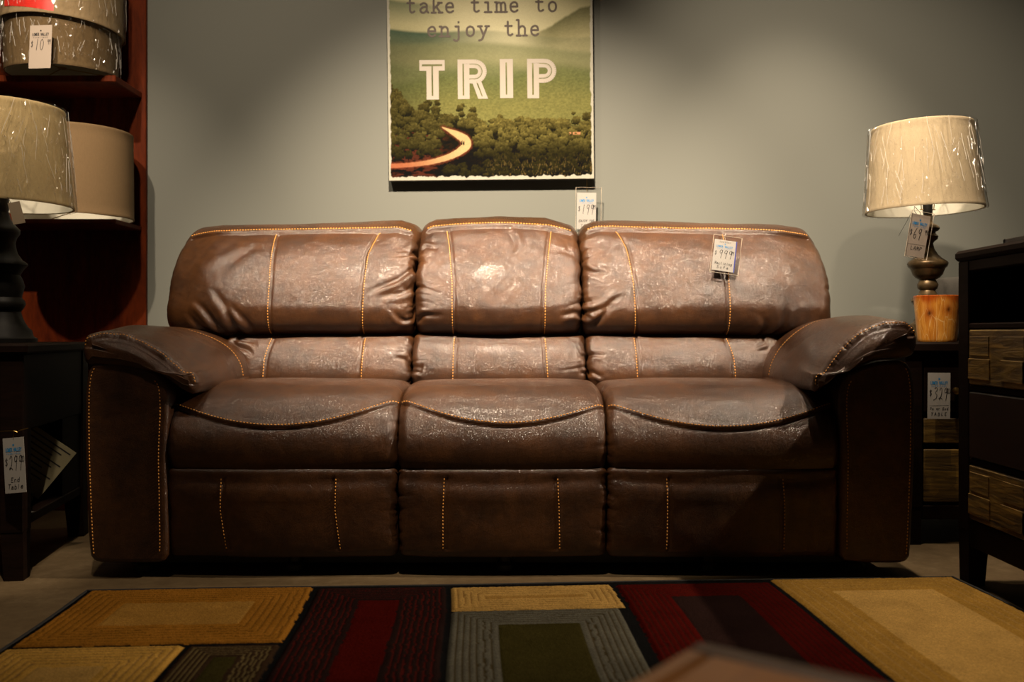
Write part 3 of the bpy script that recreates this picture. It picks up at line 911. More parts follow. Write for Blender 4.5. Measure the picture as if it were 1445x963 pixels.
SERIF = {'t': "", 'a': "", 'k': "0,8 1,8|-.1,0 2,0|3.2,5 5.1,5|3.4,0 5.4,0", 'e': "", 'i': "1,5 2.5,5|.8,0 4.2,0", 'm': "-.5,5 .3,5|-.5,0 1,0|1.9,0 3.2,0|4,0 5.5,0", 'o': "",
         'n': "0,5 1,5|-.1,0 2,0|3.1,0 5.1,0", 'j': "1.5,5 3.1,5", 'y': "-.1,5 1.9,5|3.6,5 5.5,5", 'h': "0,8 1,8|-.1,0 2,0|3.1,0 5.1,0"}


def glyph(ch, serif=False):
    out = []
    s = GL.get(ch, '')
    if serif and SERIF.get(ch): s = s + '|' + SERIF[ch]
    for part in s.split('|'):
        if not part: continue
        sm = part.startswith('~'); part = part.lstrip('~')
        P = [tuple(map(float, p.split(','))) for p in part.split()]
        if sm: P = [tuple(p) for p in catmull(P, max(10, 5 * len(P)), False)[0]]
        out.append(P)
    return out


def text(s, x, y, h, adv=None, serif=False, squeeze=1.0, slant=0, jit=0):
    """polylines for a line of text; x,y = left baseline; h = cap height"""
    k = h / 8; adv = adv or 6.2 * k * squeeze; out = []
    for i, ch in enumerate(s):
        dy = (random.random() - .5) * jit * h
        for P in glyph(ch, serif):
            out.append([(x + i * adv + (a * squeeze + slant * b) * k, y + dy + b * k) for a, b in P])
    return out


def strokes(mb, polys, w, T, n=8):
    """flat ribbons of width w; T maps (x,y) in the plane to a world point"""
    o_, ex, ey = [np.array(T(*p)) for p in ((0, 0), (1, 0), (0, 1))]
    nn_ = np.cross(ex - o_, ey - o_); nn_ /= np.linalg.norm(nn_)
    if nn_[1] > 0: nn_ = -nn_
    T0 = T; cnt = [0]
    def T(x, y): return tuple(np.array(T0(x, y)) + nn_ * 1.2e-6 * cnt[0])
    for P in polys:
        P = [np.array(p, float) for p in P]
        for i in range(len(P) - 1):
            a, b_ = P[i], P[i + 1]; d = b_ - a; l = np.linalg.norm(d)
            if l < 1e-9: continue
            m_ = np.array([-d[1], d[0]]) / l * w / 2
            cnt[0] += 1
            mb.add([T(*(a - m_)), T(*(b_ - m_)), T(*(b_ + m_)), T(*(a + m_))], [(0, 1, 2, 3)])
        for p in P[:1] + P[-1:] if len(P) > 6 else P:
            cnt[0] += 1
            mb.add([T(p[0] + w / 2 * math.cos(2 * PI * k / n), p[1] + w / 2 * math.sin(2 * PI * k / n)) for k in range(n)], [tuple(range(n))])


# ------------------------------------------------------------------ price tags
def price_tag(loc, rot, w, h, price, cents, lines, label, sleeve=False, card='card', rule=False, group=None, blue='blue_ink', extra=None, foldc=False, pstyle=1.0):
    t = thing('price_tag', loc, label, 'price tag', group, rot)
    def T(x, y, d=0): return (x, -d, y)
    def plate(name, x0, x1, y0, y1, y_, th, m_, par=None, bev=.001):
        b = MB(); b.box(x0, x1, y_ - th / 2, y_ + th / 2, y0, y1, th / 3); return b.build(name, m_, par or t)
    plate('card', -w / 2, w / 2, -h / 2, h / 2, 0, .0009, M[card])
    d1 = .0010
    b = MB()
    strokes(b, text('LOWER VALLEY', -w * .38, h * .255, h * .060, w * .063, squeeze=.75), h * .0115, lambda x, y: (x, -d1, y))
    strokes(b, text('FURNITURE', -w * .33, h * .200, h * .024, w * .076, squeeze=.9), h * .0055, lambda x, y: (x, -d1, y))
    cx, cy, r = 0, h * .37, h * .020
    b.add([(cx + r * math.cos(2 * PI * k / 14), -d1, cy + r * math.sin(2 * PI * k / 14)) for k in range(14)], [tuple(range(14))])
    b.build('printed_heading', M[blue], t)
    b = MB()
    ph = h * .25 * pstyle; n = len(price); adv = w * (.66 / max(n, 3))
    strokes(b, text('$', -w * .44, -h * .01, ph * .55, squeeze=.8), h * .012, lambda x, y: (x, -d1, y))
    strokes(b, text(price, -w * .26, -h * .075, ph, adv, squeeze=min(1.5, adv / (ph / 8) / 6), slant=.08), h * .0125, lambda x, y: (x, -d1, y))
    strokes(b, text(cents, w * .31, h * .055, ph * .42, w * .075, squeeze=.75), h * .010, lambda x, y: (x, -d1, y))
    if rule: strokes(b, [[(-w * .42, -h * .215), (w * .42, -h * .205)]], h * .006, lambda x, y: (x, -d1, y))
    for i, (s, hh) in enumerate(lines):
        a_ = w * .82 / max(len(s), 5.5)
        strokes(b, text(s, -a_ * len(s) / 2 + a_ * .1, -h * (.30 if len(lines) > 1 else .34) - i * h * .125, h * hh, a_, squeeze=min(1.1, a_ / (h * hh / 8) / 6.0), slant=.15, jit=.12), h * .0105, lambda x, y: (x, -d1, y))
    if extra: strokes(b, text(extra, -w * .26, h * .415, h * .045, w * .078, squeeze=.9, slant=.2), h * .0065, lambda x, y: (x, -d1, y))
    b.build('handwriting', M['ink'], t)
    if sleeve:
        sx, sy, ox = sleeve
        o = plate('clear_sleeve', -sx / 2 + ox, sx / 2 + ox, -sy / 2, sy / 2 + .006, -.0026, .0006, M['sleeve'])
        b = MB(); x0, x1, y0, y1 = -sx / 2 + ox, sx / 2 + ox, -sy / 2, sy / 2 + .006
        b.tube([(x0, -.0028, y0), (x1, -.0028, y0), (x1, -.0028, y1), (x0, -.0028, y1)], .0013, 6, True)
        b.build('sleeve_welt', M['rim'], t)
    return t


def euler_to(dx, dz, yaw=0, tilt=0):
    return (tilt, 0, yaw)


# sofa tag (leans on the sloping cushion)
tg = price_tag(W(1021.5, 361, 3.052), (math.radians(-10), math.radians(8.5), 0), .072, .106, '999', '99', [('Reclining', .085), ('Sofa', .085)],
          'clear-sleeved white price card reading $999 hanging on the right back cushion of the sofa', sleeve=(.094, .122, .006), extra='Leather')
bl = MB(); bl.box(.0362, .0392, -.0006, .0006, -.053, .053, .0002); e = bl.build('blue_card_edge', M['blue_edge'], tg)
st = MB(); st.tube([(0, -.002, .050), (-.004, 0, .065), (.001, .014, .080)], .0007, 6); st.build('string', M['rim'], tg)

# picture tag
price_tag(W(827.5, 298, 3.79), (math.radians(2), math.radians(.6), 0), .079, .150, '199', '99', [('ENJOY THE', .06), ('TRIP', .06)],
          'white price card reading $199 hanging below the right corner of the canvas picture', sleeve=(.104, .180, .008))
# shade tag
price_tag(W(57, 66, 3.385), (math.radians(-2), math.radians(1), math.radians(-8)), .088, .160, '10', '99', [],
          'pale price card on the lower plastic-wrapped drum shade on the top shelf', card='card_pink', blue='ink')
# right lamp tag
lt = price_tag(W(1295, 333, 3.08), (math.radians(2), math.radians(9), math.radians(8)), .070, .142, '69', '99', [('LAMP', .085)],
          'pinkish price card reading $69 hanging from the neck of the right table lamp', card='card_pink', rule=True, sleeve=(.080, .150, .004), blue='grey_ink' if False else 'blue_ink')
b = MB(); b.add([(-.034, .006, .068), (-.030, .012, .068), (-.056, .018, -.008), (-.062, .010, -.010), (-.034, .0066, .068), (-.030, .0126, .068), (-.056, .0186, -.008), (-.062, .0106, -.010)],
               [(0, 1, 2, 3), (7, 6, 5, 4), (0, 4, 5, 1), (1, 5, 6, 2), (2, 6, 7, 3), (3, 7, 4, 0)]); b.build('swing_ticket', M['black'], lt)
st = MB(); st.tube([(-.012, 0, .066), (-.016, .02, .085), (.0, .05, .105), (.03, .06, .09), (.028, .04, .06), (.024, .03, .02)], .0009, 6); st.build('string', M['black'], lt)
# right end table tag
price_tag(W(1325, 559, 2.925), (0, math.radians(.5), 0), .072, .146, '329', '00', [('Power End', .05), ('TABLE', .062)],
          'white price card reading $329 on the front of the end table right of the sofa', rule=True)
# left end table tag
lt2 = price_tag(W(20.5, 657, 2.485), (math.radians(-3), math.radians(-6), math.radians(-12)), .066, .148, '299', '00', [('End', .08), ('Table', .08)],
          'white price card reading $299 hanging from the end table left of the sofa')
st = MB(); st.tube([(-.05, .0, .094), (-.02, -.003, .094), (.006, -.003, .092), (.014, .0, .088), (.02, .0, .092), (.045, .004, .096)], .0013, 6)
st.tube([(0, 0, .068), (.006, -.003, .092)], .0008, 6); st.build('yellow_string', M['brass'], lt2)

# ------------------------------------------------------------------ canvas picture
CD = 3.842
PW = 288 * CD / F; PH = 1.06
bl_ = Vector(W(551, 257, CD)); br_ = Vector(W(837, 254, CD))
ang = math.atan2(br_.z - bl_.z, br_.x - bl_.x)
pic = thing('canvas_picture', bl_, 'canvas print of hills and a winding road, reading take time to enjoy the trip', 'picture', rot=(math.radians(1.0), -ang, 0))
PW = (br_ - bl_).length
nx = 400; nz = int(nx * PH / PW)
gx, gz = np.meshgrid(np.linspace(0, 1, nx), np.linspace(0, PH / PW, nz), indexing='ij')
U = gx * 286.0; Vp = 257 - gz * 286.0        # picture units: photo pixels, v downward
def lerp3(a, b, t): return np.array(a)[None, None] * (1 - t[..., None]) + np.array(b)[None, None] * t[..., None]
def sc(r, g, b): return tuple(((c / 255 + .055) / 1.055) ** 2.4 if c > 10 else c / 3294 for c in (r, g, b))
xx = U + 0
C = lerp3(sc(226, 214, 150), sc(244, 232, 178), np.clip(np.exp(-((xx - 150) / 110) ** 2), 0, 1))
C = C * (.95 + .1 * fbm(xx / 60, Vp / 18, 3, 3))[..., None]
def layer(C, ridge, top, bot, depth, soft=2.0, seed=1, tex=.2, f=3, al=1.0):
    m_ = smooth(-soft, soft, Vp - ridge) * al
    c = lerp3(top, bot, np.clip((Vp - ridge) / depth, 0, 1)); c = c * (1 - tex / 2 + tex * fbm(xx / f, Vp / f * 1.5, seed, 4))[..., None]
    return C * (1 - m_[..., None]) + c * m_[..., None]
lft = 1 - smooth(0, 120, xx); rgt = smooth(150, 286, xx)
C = layer(C, 4 + .12 * xx + 3 * fbm(xx / 20, 0 * xx, 8), sc(132, 146, 108), sc(205, 196, 140), 30, 3, 21, .1, 5, .85 * (1 - smooth(20, 110, xx)))
C = layer(C, 17 + 40 * (1 - smooth(195, 292, xx)) - 4 * fbm(xx / 9, 0 * xx, 18), sc(138, 134, 86), sc(206, 194, 134), 40, 2.5, 22, .2, 3, smooth(170, 235, xx))
C = layer(C, 46 + 3 * np.sin(xx / 30) + .05 * xx, sc(84, 108, 84), sc(150, 152, 104), 40, 2.5, 31, .2, 4, .25 + .75 * (1 - smooth(40, 190, xx)))
C = layer(C, 64 - 4 * np.sin((xx - 60) / 50) + .05 * xx, sc(146, 148, 98), sc(176, 166, 104), 60, 5, 41, .22, 4, .8)
C = layer(C, 92 + .06 * xx + 5 * np.sin(xx / 31), sc(128, 136, 82), sc(138, 138, 70), 55, 10, 51, .5, 3, .85)
C = layer(C, 118 - .06 * xx + 5 * np.sin(xx / 23 + 1), sc(112, 122, 62), sc(146, 140, 62), 45, 8, 55, .8, 2.6, .8)
C = C * (1 - .42 * (1 - smooth(0, 110, xx)) * smooth(40, 80, Vp))[..., None]
C = C * (1 + .18 * np.exp(-((xx - 170) / 60) ** 2 - ((Vp - 70) / 45) ** 2))[..., None]
prng = np.random.default_rng(12)
base = 178 - 36 * (1 - smooth(0, 40, xx)) - 16 * (1 - smooth(60, 135, xx)) + 4 * np.sin(xx / 40)
gm = smooth(-3, 3, Vp - base - 4)
gc_ = lerp3(sc(34, 32, 14), sc(22, 18, 9), np.clip((Vp - 180) / 60, 0, 1)) * (.5 + fbm(xx / 3, Vp / 2, 72, 4))[..., None]
C = C * (1 - gm[..., None]) + gc_ * gm[..., None]
red_ = (1 - smooth(55, 95, xx)) * smooth(182, 190, Vp) * smooth(.42, .62, fbm(xx / 9, Vp / 3, 92, 3)) * .7
C = C * (1 - red_[..., None]) + np.array(sc(110, 48, 26)) * red_[..., None]
bl_s = []
for k in range(900):
    bx_ = prng.uniform(-4, 290); b0 = 178 - 36 * (1 - float(smooth(0, 40, np.array(bx_)))) - 16 * (1 - float(smooth(60, 135, np.array(bx_)))) + 4 * math.sin(bx_ / 40)
    by_ = b0 + prng.uniform(0, 1) ** 1.3 * (252 - b0)
    bl_s.append((bx_, by_, prng.uniform(3.2, 7.0)))
bl_s += [(12, 142, 9), (17, 152, 11), (6, 158, 9), (50, 158, 9), (56, 150, 6), (46, 168, 9), (68, 150, 5), (66, 160, 7), (100, 158, 5.5), (104, 154, 4), (102, 166, 5), (118, 160, 5.5), (117, 170, 8), (122, 178, 9), (155, 178, 8), (156, 171, 5), (205, 186, 8), (240, 180, 8), (262, 176, 7), (278, 172, 8), (258, 166, 3)]
bl_s.sort(key=lambda q: q[1])
sx = 286.0 / (nx - 1)
edge = 1.8 * (vnoise(xx / 1.7, Vp / 1.7, 63) - .5) * 2
tex = fbm(xx / 1.9, Vp / 1.9, 65, 3)
for bx_, by_, r_ in bl_s:
    if 72 < bx_ < 122 and 184 < by_ < 236 and by_ > 168 + (bx_ - 60) * .3: continue
    if bx_ <= 80 and by_ > 226: continue
    i0 = max(0, int((bx_ - r_ - 3) / sx)); i1 = min(nx, int((bx_ + r_ + 3) / sx) + 2)
    j0 = max(0, int((257 - by_ - r_ - 3) / sx)); j1 = min(nz, int((257 - by_ + r_ + 3) / sx) + 2)
    if i1 <= i0 or j1 <= j0: continue
    X_ = xx[i0:i1, j0:j1]; Y_ = Vp[i0:i1, j0:j1]
    d_ = np.hypot(X_ - bx_, (Y_ - by_) * 1.05) - r_ + edge[i0:i1, j0:j1]
    m_ = (1 - smooth(-.5, .5, d_))[..., None]
    up = np.clip((by_ - Y_) / r_ * .5 + .5, 0, 1) ** 1.5
    bright = (1 - float(smooth(196, 228, np.array(by_)))) * (.45 + .55 * float(smooth(60, 150, np.array(bx_)))) * prng.uniform(.5, 1.15) + .14
    c_ = np.array(sc(20, 19, 9)) + (np.array(sc(138, 124, 46)) - np.array(sc(20, 19, 9))) * (up * bright * (.25 + 1.3 * tex[i0:i1, j0:j1]))[..., None]
    C[i0:i1, j0:j1] = C[i0:i1, j0:j1] * (1 - m_) + c_ * m_
gr = smooth(.60, .75, fbm(xx / 1.4, Vp / 3.2, 93, 3)) * smooth(215, 245, Vp) * smooth(120, 160, xx) * .6
C = C * (1 - gr[..., None]) + np.array(sc(140, 112, 50)) * gr[..., None]
road = [(75, 183.5, .8), (84, 188, 2.6), (96, 194, 5.2), (106, 201, 6.6), (108, 209, 6.6), (98, 218, 5.4), (82, 225.5, 4.6), (60, 231.5, 4.0), (34, 235, 3.6), (8, 236.5, 3.6), (-10, 236.5, 3.6)]
rp, _ = catmull(road, 260, False)
dist = np.full(xx.shape, 1e3)
for a, b_, w_ in rp[:, :3]:
    dist = np.minimum(dist, np.hypot(xx - a, (Vp - b_) * 1.15) - w_)
jag = 1.2 * (vnoise(xx / 2, Vp / 2, 101) - .5)
bank = 1 - smooth(-1, 4.2, dist + jag * 2)
C = C * (1 - bank[..., None]) + np.array(sc(128, 56, 26)) * bank[..., None]
rd = 1 - smooth(-.8, .5, dist + jag * .5)
rc = lerp3(sc(206, 112, 60), sc(236, 196, 124), smooth(0, 105, xx + (Vp - 215) * -.6)) * (.9 + .2 * fbm(xx / 3, Vp / 2, 99, 3))[..., None]
C = C * (1 - rd[..., None]) + rc * rd[..., None]
for fx_, fy_ in ((102.2, 205.5), (104.8, 206.2)):
    fm = (np.hypot((xx - fx_) / .95, (Vp - fy_) / 3.2) < 1); C[fm] = sc(26, 18, 12)
hm = (np.abs(xx - 260) < 8) & (np.abs(Vp - 194) < 1.6) & (vnoise(xx / 2, Vp / 2, 55) > .35); C[hm] = sc(225, 150, 90)
# torn pale border
bx = np.minimum(xx, 286 - xx); by = 257 - Vp
eb = 4.2 + 2.2 * (fbm(Vp / 7, xx * 0 + 2, 111, 4) - .5) * 2 + 2.0 * (vnoise(Vp / 30, xx * 0, 113) > .55)
ebb = 4.6 + 3.4 * (fbm(xx / 6, xx * 0 + 5, 112, 4) - .5) * 2
corner = (9 - (bx + by)) * .6
bm_ = np.maximum(np.maximum(1 - smooth(-.4, .4, bx - eb * .8), 1 - smooth(-.4, .4, by - ebb)), smooth(-.4, .4, corner))
C = C * (1 - bm_[..., None]) + np.array(sc(225, 216, 190)) * bm_[..., None]
_l = C.mean(-1, keepdims=True); C = _l + (C - _l) * .84
C = C * (.93 + .14 * rng.random(C.shape[:2]))[..., None]
C = np.clip(C * np.array([.38, .40, .42]), .003, 1)
Vv = np.stack([gx * PW, np.full(gx.shape, -.0405), gz * PW], -1).reshape(-1, 3)
i, j = np.meshgrid(np.arange(nx - 1), np.arange(nz - 1), indexing='ij'); i = i.ravel(); j = j.ravel()
Q = np.stack([i * nz + j, (i + 1) * nz + j, (i + 1) * nz + j + 1, i * nz + j + 1], 1)
mesh_obj('printed_front', Vv, Q, M['canvas'], pic, False, cols=C.reshape(-1, 3))
b = MB(); b.box(0, PW, -.040, 0, 0, PH, .002); b.build('stretcher', M['canvas_side'], pic)
k_ = PW / 286.0
def TP(u, v, d=.0412): return ((u - 551) * k_, -d, (257 - v) * k_)
def line(s, xs, yb, xh, adv):
    for w0, wd in words(s):
        polys = []
        for i, ch in enumerate(wd):
            for P in glyph(ch, True): polys.append([(xs + (w0 + i) * adv + a * xh / 5 * 1.02, yb - c * xh / 5) for a, c in P])
        b = MB(); strokes(b, polys, 2.9, lambda u, v: TP(u, v)); b.build('printed_word', M['paint_brown'], pic)
def words(s):
    out = []; k = 0
    for w_ in s.split(' '):
        out.append((k, w_)); k += len(w_) + 1
    return out
line('take time to', 577.5, 24.5, 13.5, 17.9)
line('enjoy the', 606, 57.5, 13.5, 17.9)
b = MB()
def letter():
    global b
    if b.v: b.build('printed_letter', M['paint_white'], pic)
    b = MB()
def cr(x, y): return (530 + x / 2.918, y / 2.918)
def rect(x0, y0, x1, y1):
    p = [cr(x0, y1), cr(x1, y1), cr(x1, y0), cr(x0, y0)]; b.add([TP(*q, .0409) for q in p], [(0, 1, 2, 3)])
def rib(P, w): strokes(b, [[cr(*p) for p in P]], w / 2.918, lambda u, v: TP(u, v), 4)
# T
rect(190, 263, 293, 280); rect(190, 280, 200, 288); rect(283, 280, 293, 288); rect(190, 288, 239, 306); rect(245, 288, 293, 306)
rect(218, 306, 239, 423); rect(245, 306, 268, 423); rect(239, 408, 245, 423)
# R and P
def bowl(x0, leg):
    rect(x0, 262, x0 + 20, 422); rect(x0 + 26, 280, x0 + 48, 422); rect(x0 + 20, 408, x0 + 26, 422)
    cx_, cy_, R1, R2 = x0 + 70, 311, 40, 21
    arc = [(cx_ + R * math.cos(t), cy_ + R * math.sin(t)) for R in (R1,) for t in np.linspace(-PI / 2, PI / 2, 18)]
    for R, w in ((R1, 17), (R2, 15)):
        y0 = cy_ - R; y1 = cy_ + R
        P = [(x0 + (10 if R == R1 else 34), y0), (cx_, y0)] + [(cx_ + R * math.cos(t), cy_ + R * math.sin(t)) for t in np.linspace(-PI / 2, PI / 2, 18)] + [(x0 + (52 if R == R1 else 44), y1)]
        strokes(b, [[cr(*p) for p in P]], w / 2.918, lambda u, v: TP(u, v), 10)
    if leg:
        for dx in (0, 22):
            V_ = [cr(x0 + 58 + dx, 352), cr(x0 + 74 + dx, 352), cr(x0 + 101 + dx, 422), cr(x0 + 83 + dx, 422)]
            b.add([TP(*q) for q in V_], [(3, 2, 1, 0)])
        rect(x0 + 88, 412, x0 + 106, 422)
letter(); bowl(345, True); letter(); bowl(628, False); letter()
rect(517, 262, 540, 420); rect(546, 262, 570, 420); rect(540, 262, 546, 276); rect(540, 406, 546, 420)
letter()
sg = MB(); sg.tube([(PW - .028, -.02, 0), (PW - .028, -.02, -.05)], .0012, 6); sg.build('tag_cord', M['brass'], pic)

# ------------------------------------------------------------------ lampshades
def shade(name_parent, c, r_bot, r_top, h, material, tilt=(0, 0), wrap=None, liner=True, part='lamp_shade', parent=None, trim=True):
    """c = centre of the bottom rim in the parent's space"""
    def ring(rr, z): return (rr, z)
    t = .0035
    prof = [(r_bot, 0), (r_bot + .0015, .004), (r_bot - .0002, .010)]
    for k in range(1, 8): prof.append((r_bot + (r_top - r_bot) * k / 8, h * k / 8))
    prof += [(r_top - .0002, h - .010), (r_top + .0015, h - .004), (r_top, h)]
    inner = [(r_top - t, h), (r_bot - t, 0)]
    b = MB(); b.lathe(prof + inner, (0, 0, 0), 72, close=True)
    o = b.build(part, material, parent, True, angle=40)
    o.location = c; o.rotation_euler = (tilt[0], tilt[1], 0)
    if liner:
        b = MB(); b.lathe([(r_bot - t - .0008, .002), (r_top - t - .0008, h - .002), (r_top - t - .002, h - .002), (r_bot - t - .002, .002)], (0, 0, 0), 72, close=True)
        l_ = b.build('shade_liner', M['liner'], o, True)
    if wrap:
        n = 400; nz_ = 70; V = []
        for a in range(nz_):
            f = a / (nz_ - 1)
            for k in range(n):
                th = 2 * PI * k / n
                rg = 1 - abs(2 * float(vnoise(np.array(th * 11 + f * 1.5), np.array(f * 2.0 + th), 15)) - 1); rg2 = 1 - abs(2 * float(vnoise(np.array(th * 17 - f * 3.5), np.array(f * 3.0), 25)) - 1)
                rr = r_bot + (r_top - r_bot) * f + .0045 + .0028 * rg ** 7 + .002 * rg2 ** 8 + .003 * float(vnoise(np.array(th * 9.0), np.array(f * 2.2), 5)) + .0025 * float(vnoise(np.array(th * 24.0), np.array(f * 4 + th * 3), 8))
                V.append((rr * math.cos(th), rr * math.sin(th), -.003 + (h + .006) * f))
        Fc = [(a * n + k, a * n + (k + 1) % n, (a + 1) * n + (k + 1) % n, (a + 1) * n + k) for a in range(nz_ - 1) for k in range(n)]
        w_ = mesh_obj('plastic_wrap', V, Fc, wrap, o, True); w_['label'] = 'clear crinkled plastic wrap'
        cz = MB(); r_ = random.Random(int(h * 1000 + r_bot * 5000))
        for k in range(110):
            th = r_.uniform(0, 2 * PI); z0 = r_.uniform(.01, h * .75); ln = r_.uniform(.02, .13) if h > .25 else r_.uniform(.01, .06); sl = r_.uniform(-.25, .25)
            if z0 + ln > h: ln = h - z0
            pts = []
            for q in range(7):
                f = (z0 + ln * q / 6) / h; tt = th + sl * ln * q / 6 / r_bot * 1.5 + r_.uniform(-.008, .008)
                rr = r_bot + (r_top - r_bot) * f + .0105
                pts.append((rr * math.cos(tt), rr * math.sin(tt), h * f))
            cz.tube(pts, r_.uniform(.0003, .0008), 4)
        c_ = cz.build('wrap_crease_streaks', M['crease'], o, True); c_['kind'] = 'stuff'  # pale tubes along the folds imitate bright highlight streaks
        cz = MB()
        for k in range(420):
            th = r_.uniform(0, 2 * PI); f = r_.uniform(.03, .97); rr = r_bot + (r_top - r_bot) * f + .0112
            cs, sn = math.cos(th), math.sin(th); el = math.radians(r_.uniform(16, 44)); az = r_.uniform(-.6, .6); a_ = r_.uniform(.0012, .0035); bb = r_.uniform(.0008, .002) * (3 if r_.random() < .3 else 1)
            rad = Vector((cs, sn, 0)); up = Vector((0, 0, 1)); tan = Vector((-sn, cs, 0))
            nrm = (rad * math.cos(az) + tan * math.sin(az)) * math.cos(el) + up * math.sin(el)
            u_ = nrm.cross(Vector((r_.uniform(-.4, .4), r_.uniform(-.4, .4), 1))).normalized(); v_ = nrm.cross(u_).normalized()
            c0 = rad * rr + up * (h * f)
            cz.add([c0 - u_ * a_ * .5, c0 + v_ * bb * 1.5, c0 + u_ * a_ * .5, c0 - v_ * bb * 1.5], [(0, 1, 2, 3)])
        c_ = cz.build('wrap_glint_facets', M['glint_facet'], o, False); c_['kind'] = 'stuff'  # tiny facets tilted upward, added as sparkles on the film
    return o


# right lamp
LD = 3.30; LX = X(1309, LD); TZ = .65
lamp = thing('table_lamp', (LX, LD, TZ), 'turned bronze table lamp with a plastic-wrapped cream shade on the right end table', 'lamp')
s = LD / F
prof = [(483, 27), (470, 27), (467, 25), (458, 24), (455, 19), (446, 15), (436, 16), (429, 19), (425, 22), (421, 21), (418, 14), (410, 10), (407, 13), (402, 14), (398, 12), (395, 11), (392, 16), (387, 20), (381, 22), (379, 23), (376, 26), (372, 27), (369, 25), (365, 19), (360, 14), (352, 9), (344, 7), (341, 9), (338, 13), (334, 14), (331, 11), (328, 10), (326, 14), (323, 16), (319, 14), (316, 8), (312, 6), (304, 6)]
b = MB(); b.lathe([(r * s, max(0, Z(y, LD) - TZ)) for y, r in prof], (0, 0, 0), 56); b.build('lamp_base', M['brass_old'], lamp, True, angle=50)
b = MB(); b.lathe([(5.5 * s, Z(304, LD) - TZ), (6.5 * s, Z(300, LD) - TZ), (6.5 * s, Z(278, LD) - TZ), (4 * s, Z(274, LD) - TZ)], (0, 0, 0), 24); b.build('bulb_socket', M['black'], lamp, True)
hz = Z(296, LD) - TZ
pts = [(.022 * math.cos(t) * (1 if t < PI / 2 else 1) * (1 + .9 * math.sin(t)), 0, hz + .19 * math.sin(t)) for t in np.linspace(0, PI, 15)]
b = MB(); b.tube(pts, .0016, 6); b.tube([(-.028, 0, hz), (.028, 0, hz)], .002, 6); b.build('harp', M['brass'], lamp, True)
sz = Z(298, LD) - TZ
R1 = 78 * s; R2 = 66.5 * s * 1.0
sh = shade(None, (X(1304, LD) - LX, 0, sz), R1, R2, .302, M['linen'], (0, math.radians(-1.6)), M['wrap'], True, parent=lamp)
b = MB()
for k in range(3):
    a = k * 2 * PI / 3 + .4; b.tube([(0, 0, .275), (R2 * .97 * math.cos(a), R2 * .97 * math.sin(a), .285)], .0016, 6)
b.tube([(.016 * math.cos(a), .016 * math.sin(a), .275) for a in np.linspace(0, 2 * PI, 13)[:-1]], .002, 6, True)
b.build('shade_spider', M['brass'], sh, True)

# left lamp
LD2 = 2.86; LX2 = X(5, LD2); s2 = LD2 / F
lamp2 = thing('table_lamp', (LX2, LD2, TZ), 'dark turned table lamp with a plastic-wrapped shade on the left end table', 'lamp')
prof = [(486, 43), (478, 43), (475, 38), (467, 36), (462, 31), (455, 27), (448, 24), (440, 22), (436, 25), (430, 28), (425, 27), (420, 23), (412, 25), (404, 27), (396, 25), (388, 21), (380, 26), (374, 31), (371, 30), (367, 24), (358, 18), (350, 16), (343, 15), (336, 17), (330, 21), (324, 21), (320, 17), (314, 12), (308, 9), (300, 7)]
b = MB(); b.lathe([(r * s2, max(0, Z(y, LD2) - TZ)) for y, r in prof], (0, 0, 0), 56); b.build('lamp_base', M['lamp_dark'], lamp2, True, angle=50)
b = MB(); b.lathe([(6 * s2, Z(300, LD2) - TZ), (7 * s2, Z(296, LD2) - TZ), (7 * s2, Z(270, LD2) - TZ), (4 * s2, Z(266, LD2) - TZ)], (0, 0, 0), 24); b.build('bulb_socket', M['black'], lamp2, True)
sz2 = Z(291, LD2) - TZ
sh2 = shade(None, (0, 0, sz2), 91 * s2, 77 * s2, .305, M['linen_left'], (0, math.radians(.8)), M['wrap'], True, parent=lamp2)
b = MB()
for k in range(3):
    a = k * 2 * PI / 3 + .9; b.tube([(0, 0, .28), (77 * s2 * .97 * math.cos(a), 77 * s2 * .97 * math.sin(a), .288)], .0016, 6)
b.tube([(0, 0, -.06), (0, 0, .28)], .003, 6); b.build('shade_spider', M['brass'], sh2, True)
# its ticket
tk = thing('hang_tag', W(21, 300, 2.68), 'small tan paper tag hanging under the shade of the left table lamp', 'tag', rot=(0, math.radians(-14), math.radians(25)))
b = MB(); b.box(-.012, .020, -.0005, .0005, -.034, .030, .0002); b.build('card', M['card_tan'], tk)
b = MB(); b.tube([(-.004, 0, .028), (-.006, .01, .045), (-.02, .05, .06)], .0008, 6); b.build('string', M['black'], tk)

# drum shades on the display shelves
PD = 3.83; SF = 3.577
z_up = Z(106, SF); z_lo = Z(309, SF)
def lone_shade(c, r0, r1, h, m_, label, wrap=None, rot=(0, 0), group=None):
    t = thing('drum_shade', c, label, 'lampshade', group)
    shade(None, (0, 0, 0), r0, r1, h, m_, rot, wrap, True, part='shade_cover', parent=t)
    ob = [o for o in t.children][0]
    b = MB()
    for k in range(3):
        a = k * 2 * PI / 3 + .4; b.tube([(0, 0, .03), (r0 * .975 * math.cos(a), r0 * .975 * math.sin(a), .012)], .0016, 6)
    b.tube([(.016 * math.cos(a), .016 * math.sin(a), .03) for a in np.linspace(0, 2 * PI, 13)[:-1]], .002, 6, True)
    b.build('shade_spider', M['brass'], t, True)
    return t
s3 = 3.62 / F
d1_ = lone_shade((X(106, 3.60), 3.60, z_lo + .002), 77 * s3, 76 * s3, .335, M['linen_tan'], 'plain tan linen drum shade on the lower wall shelf')
d2_ = lone_shade((X(87, 3.62), 3.626, z_up + .0105), 73 * s3, 74 * s3, .20, M['linen_taupe'], 'plastic-wrapped brown drum shade on the upper wall shelf, beneath another shade', M['wrap2'], (math.radians(2.4), 0))
d3_ = lone_shade((X(87, 3.62), 3.62, z_up + .180), 83 * s3 * .97, 77 * s3, .27, M['linen_left2'], 'tan drum shade stacked on top of the brown one, with a red sticker', M['wrap2'], (math.radians(-1), math.radians(2)))
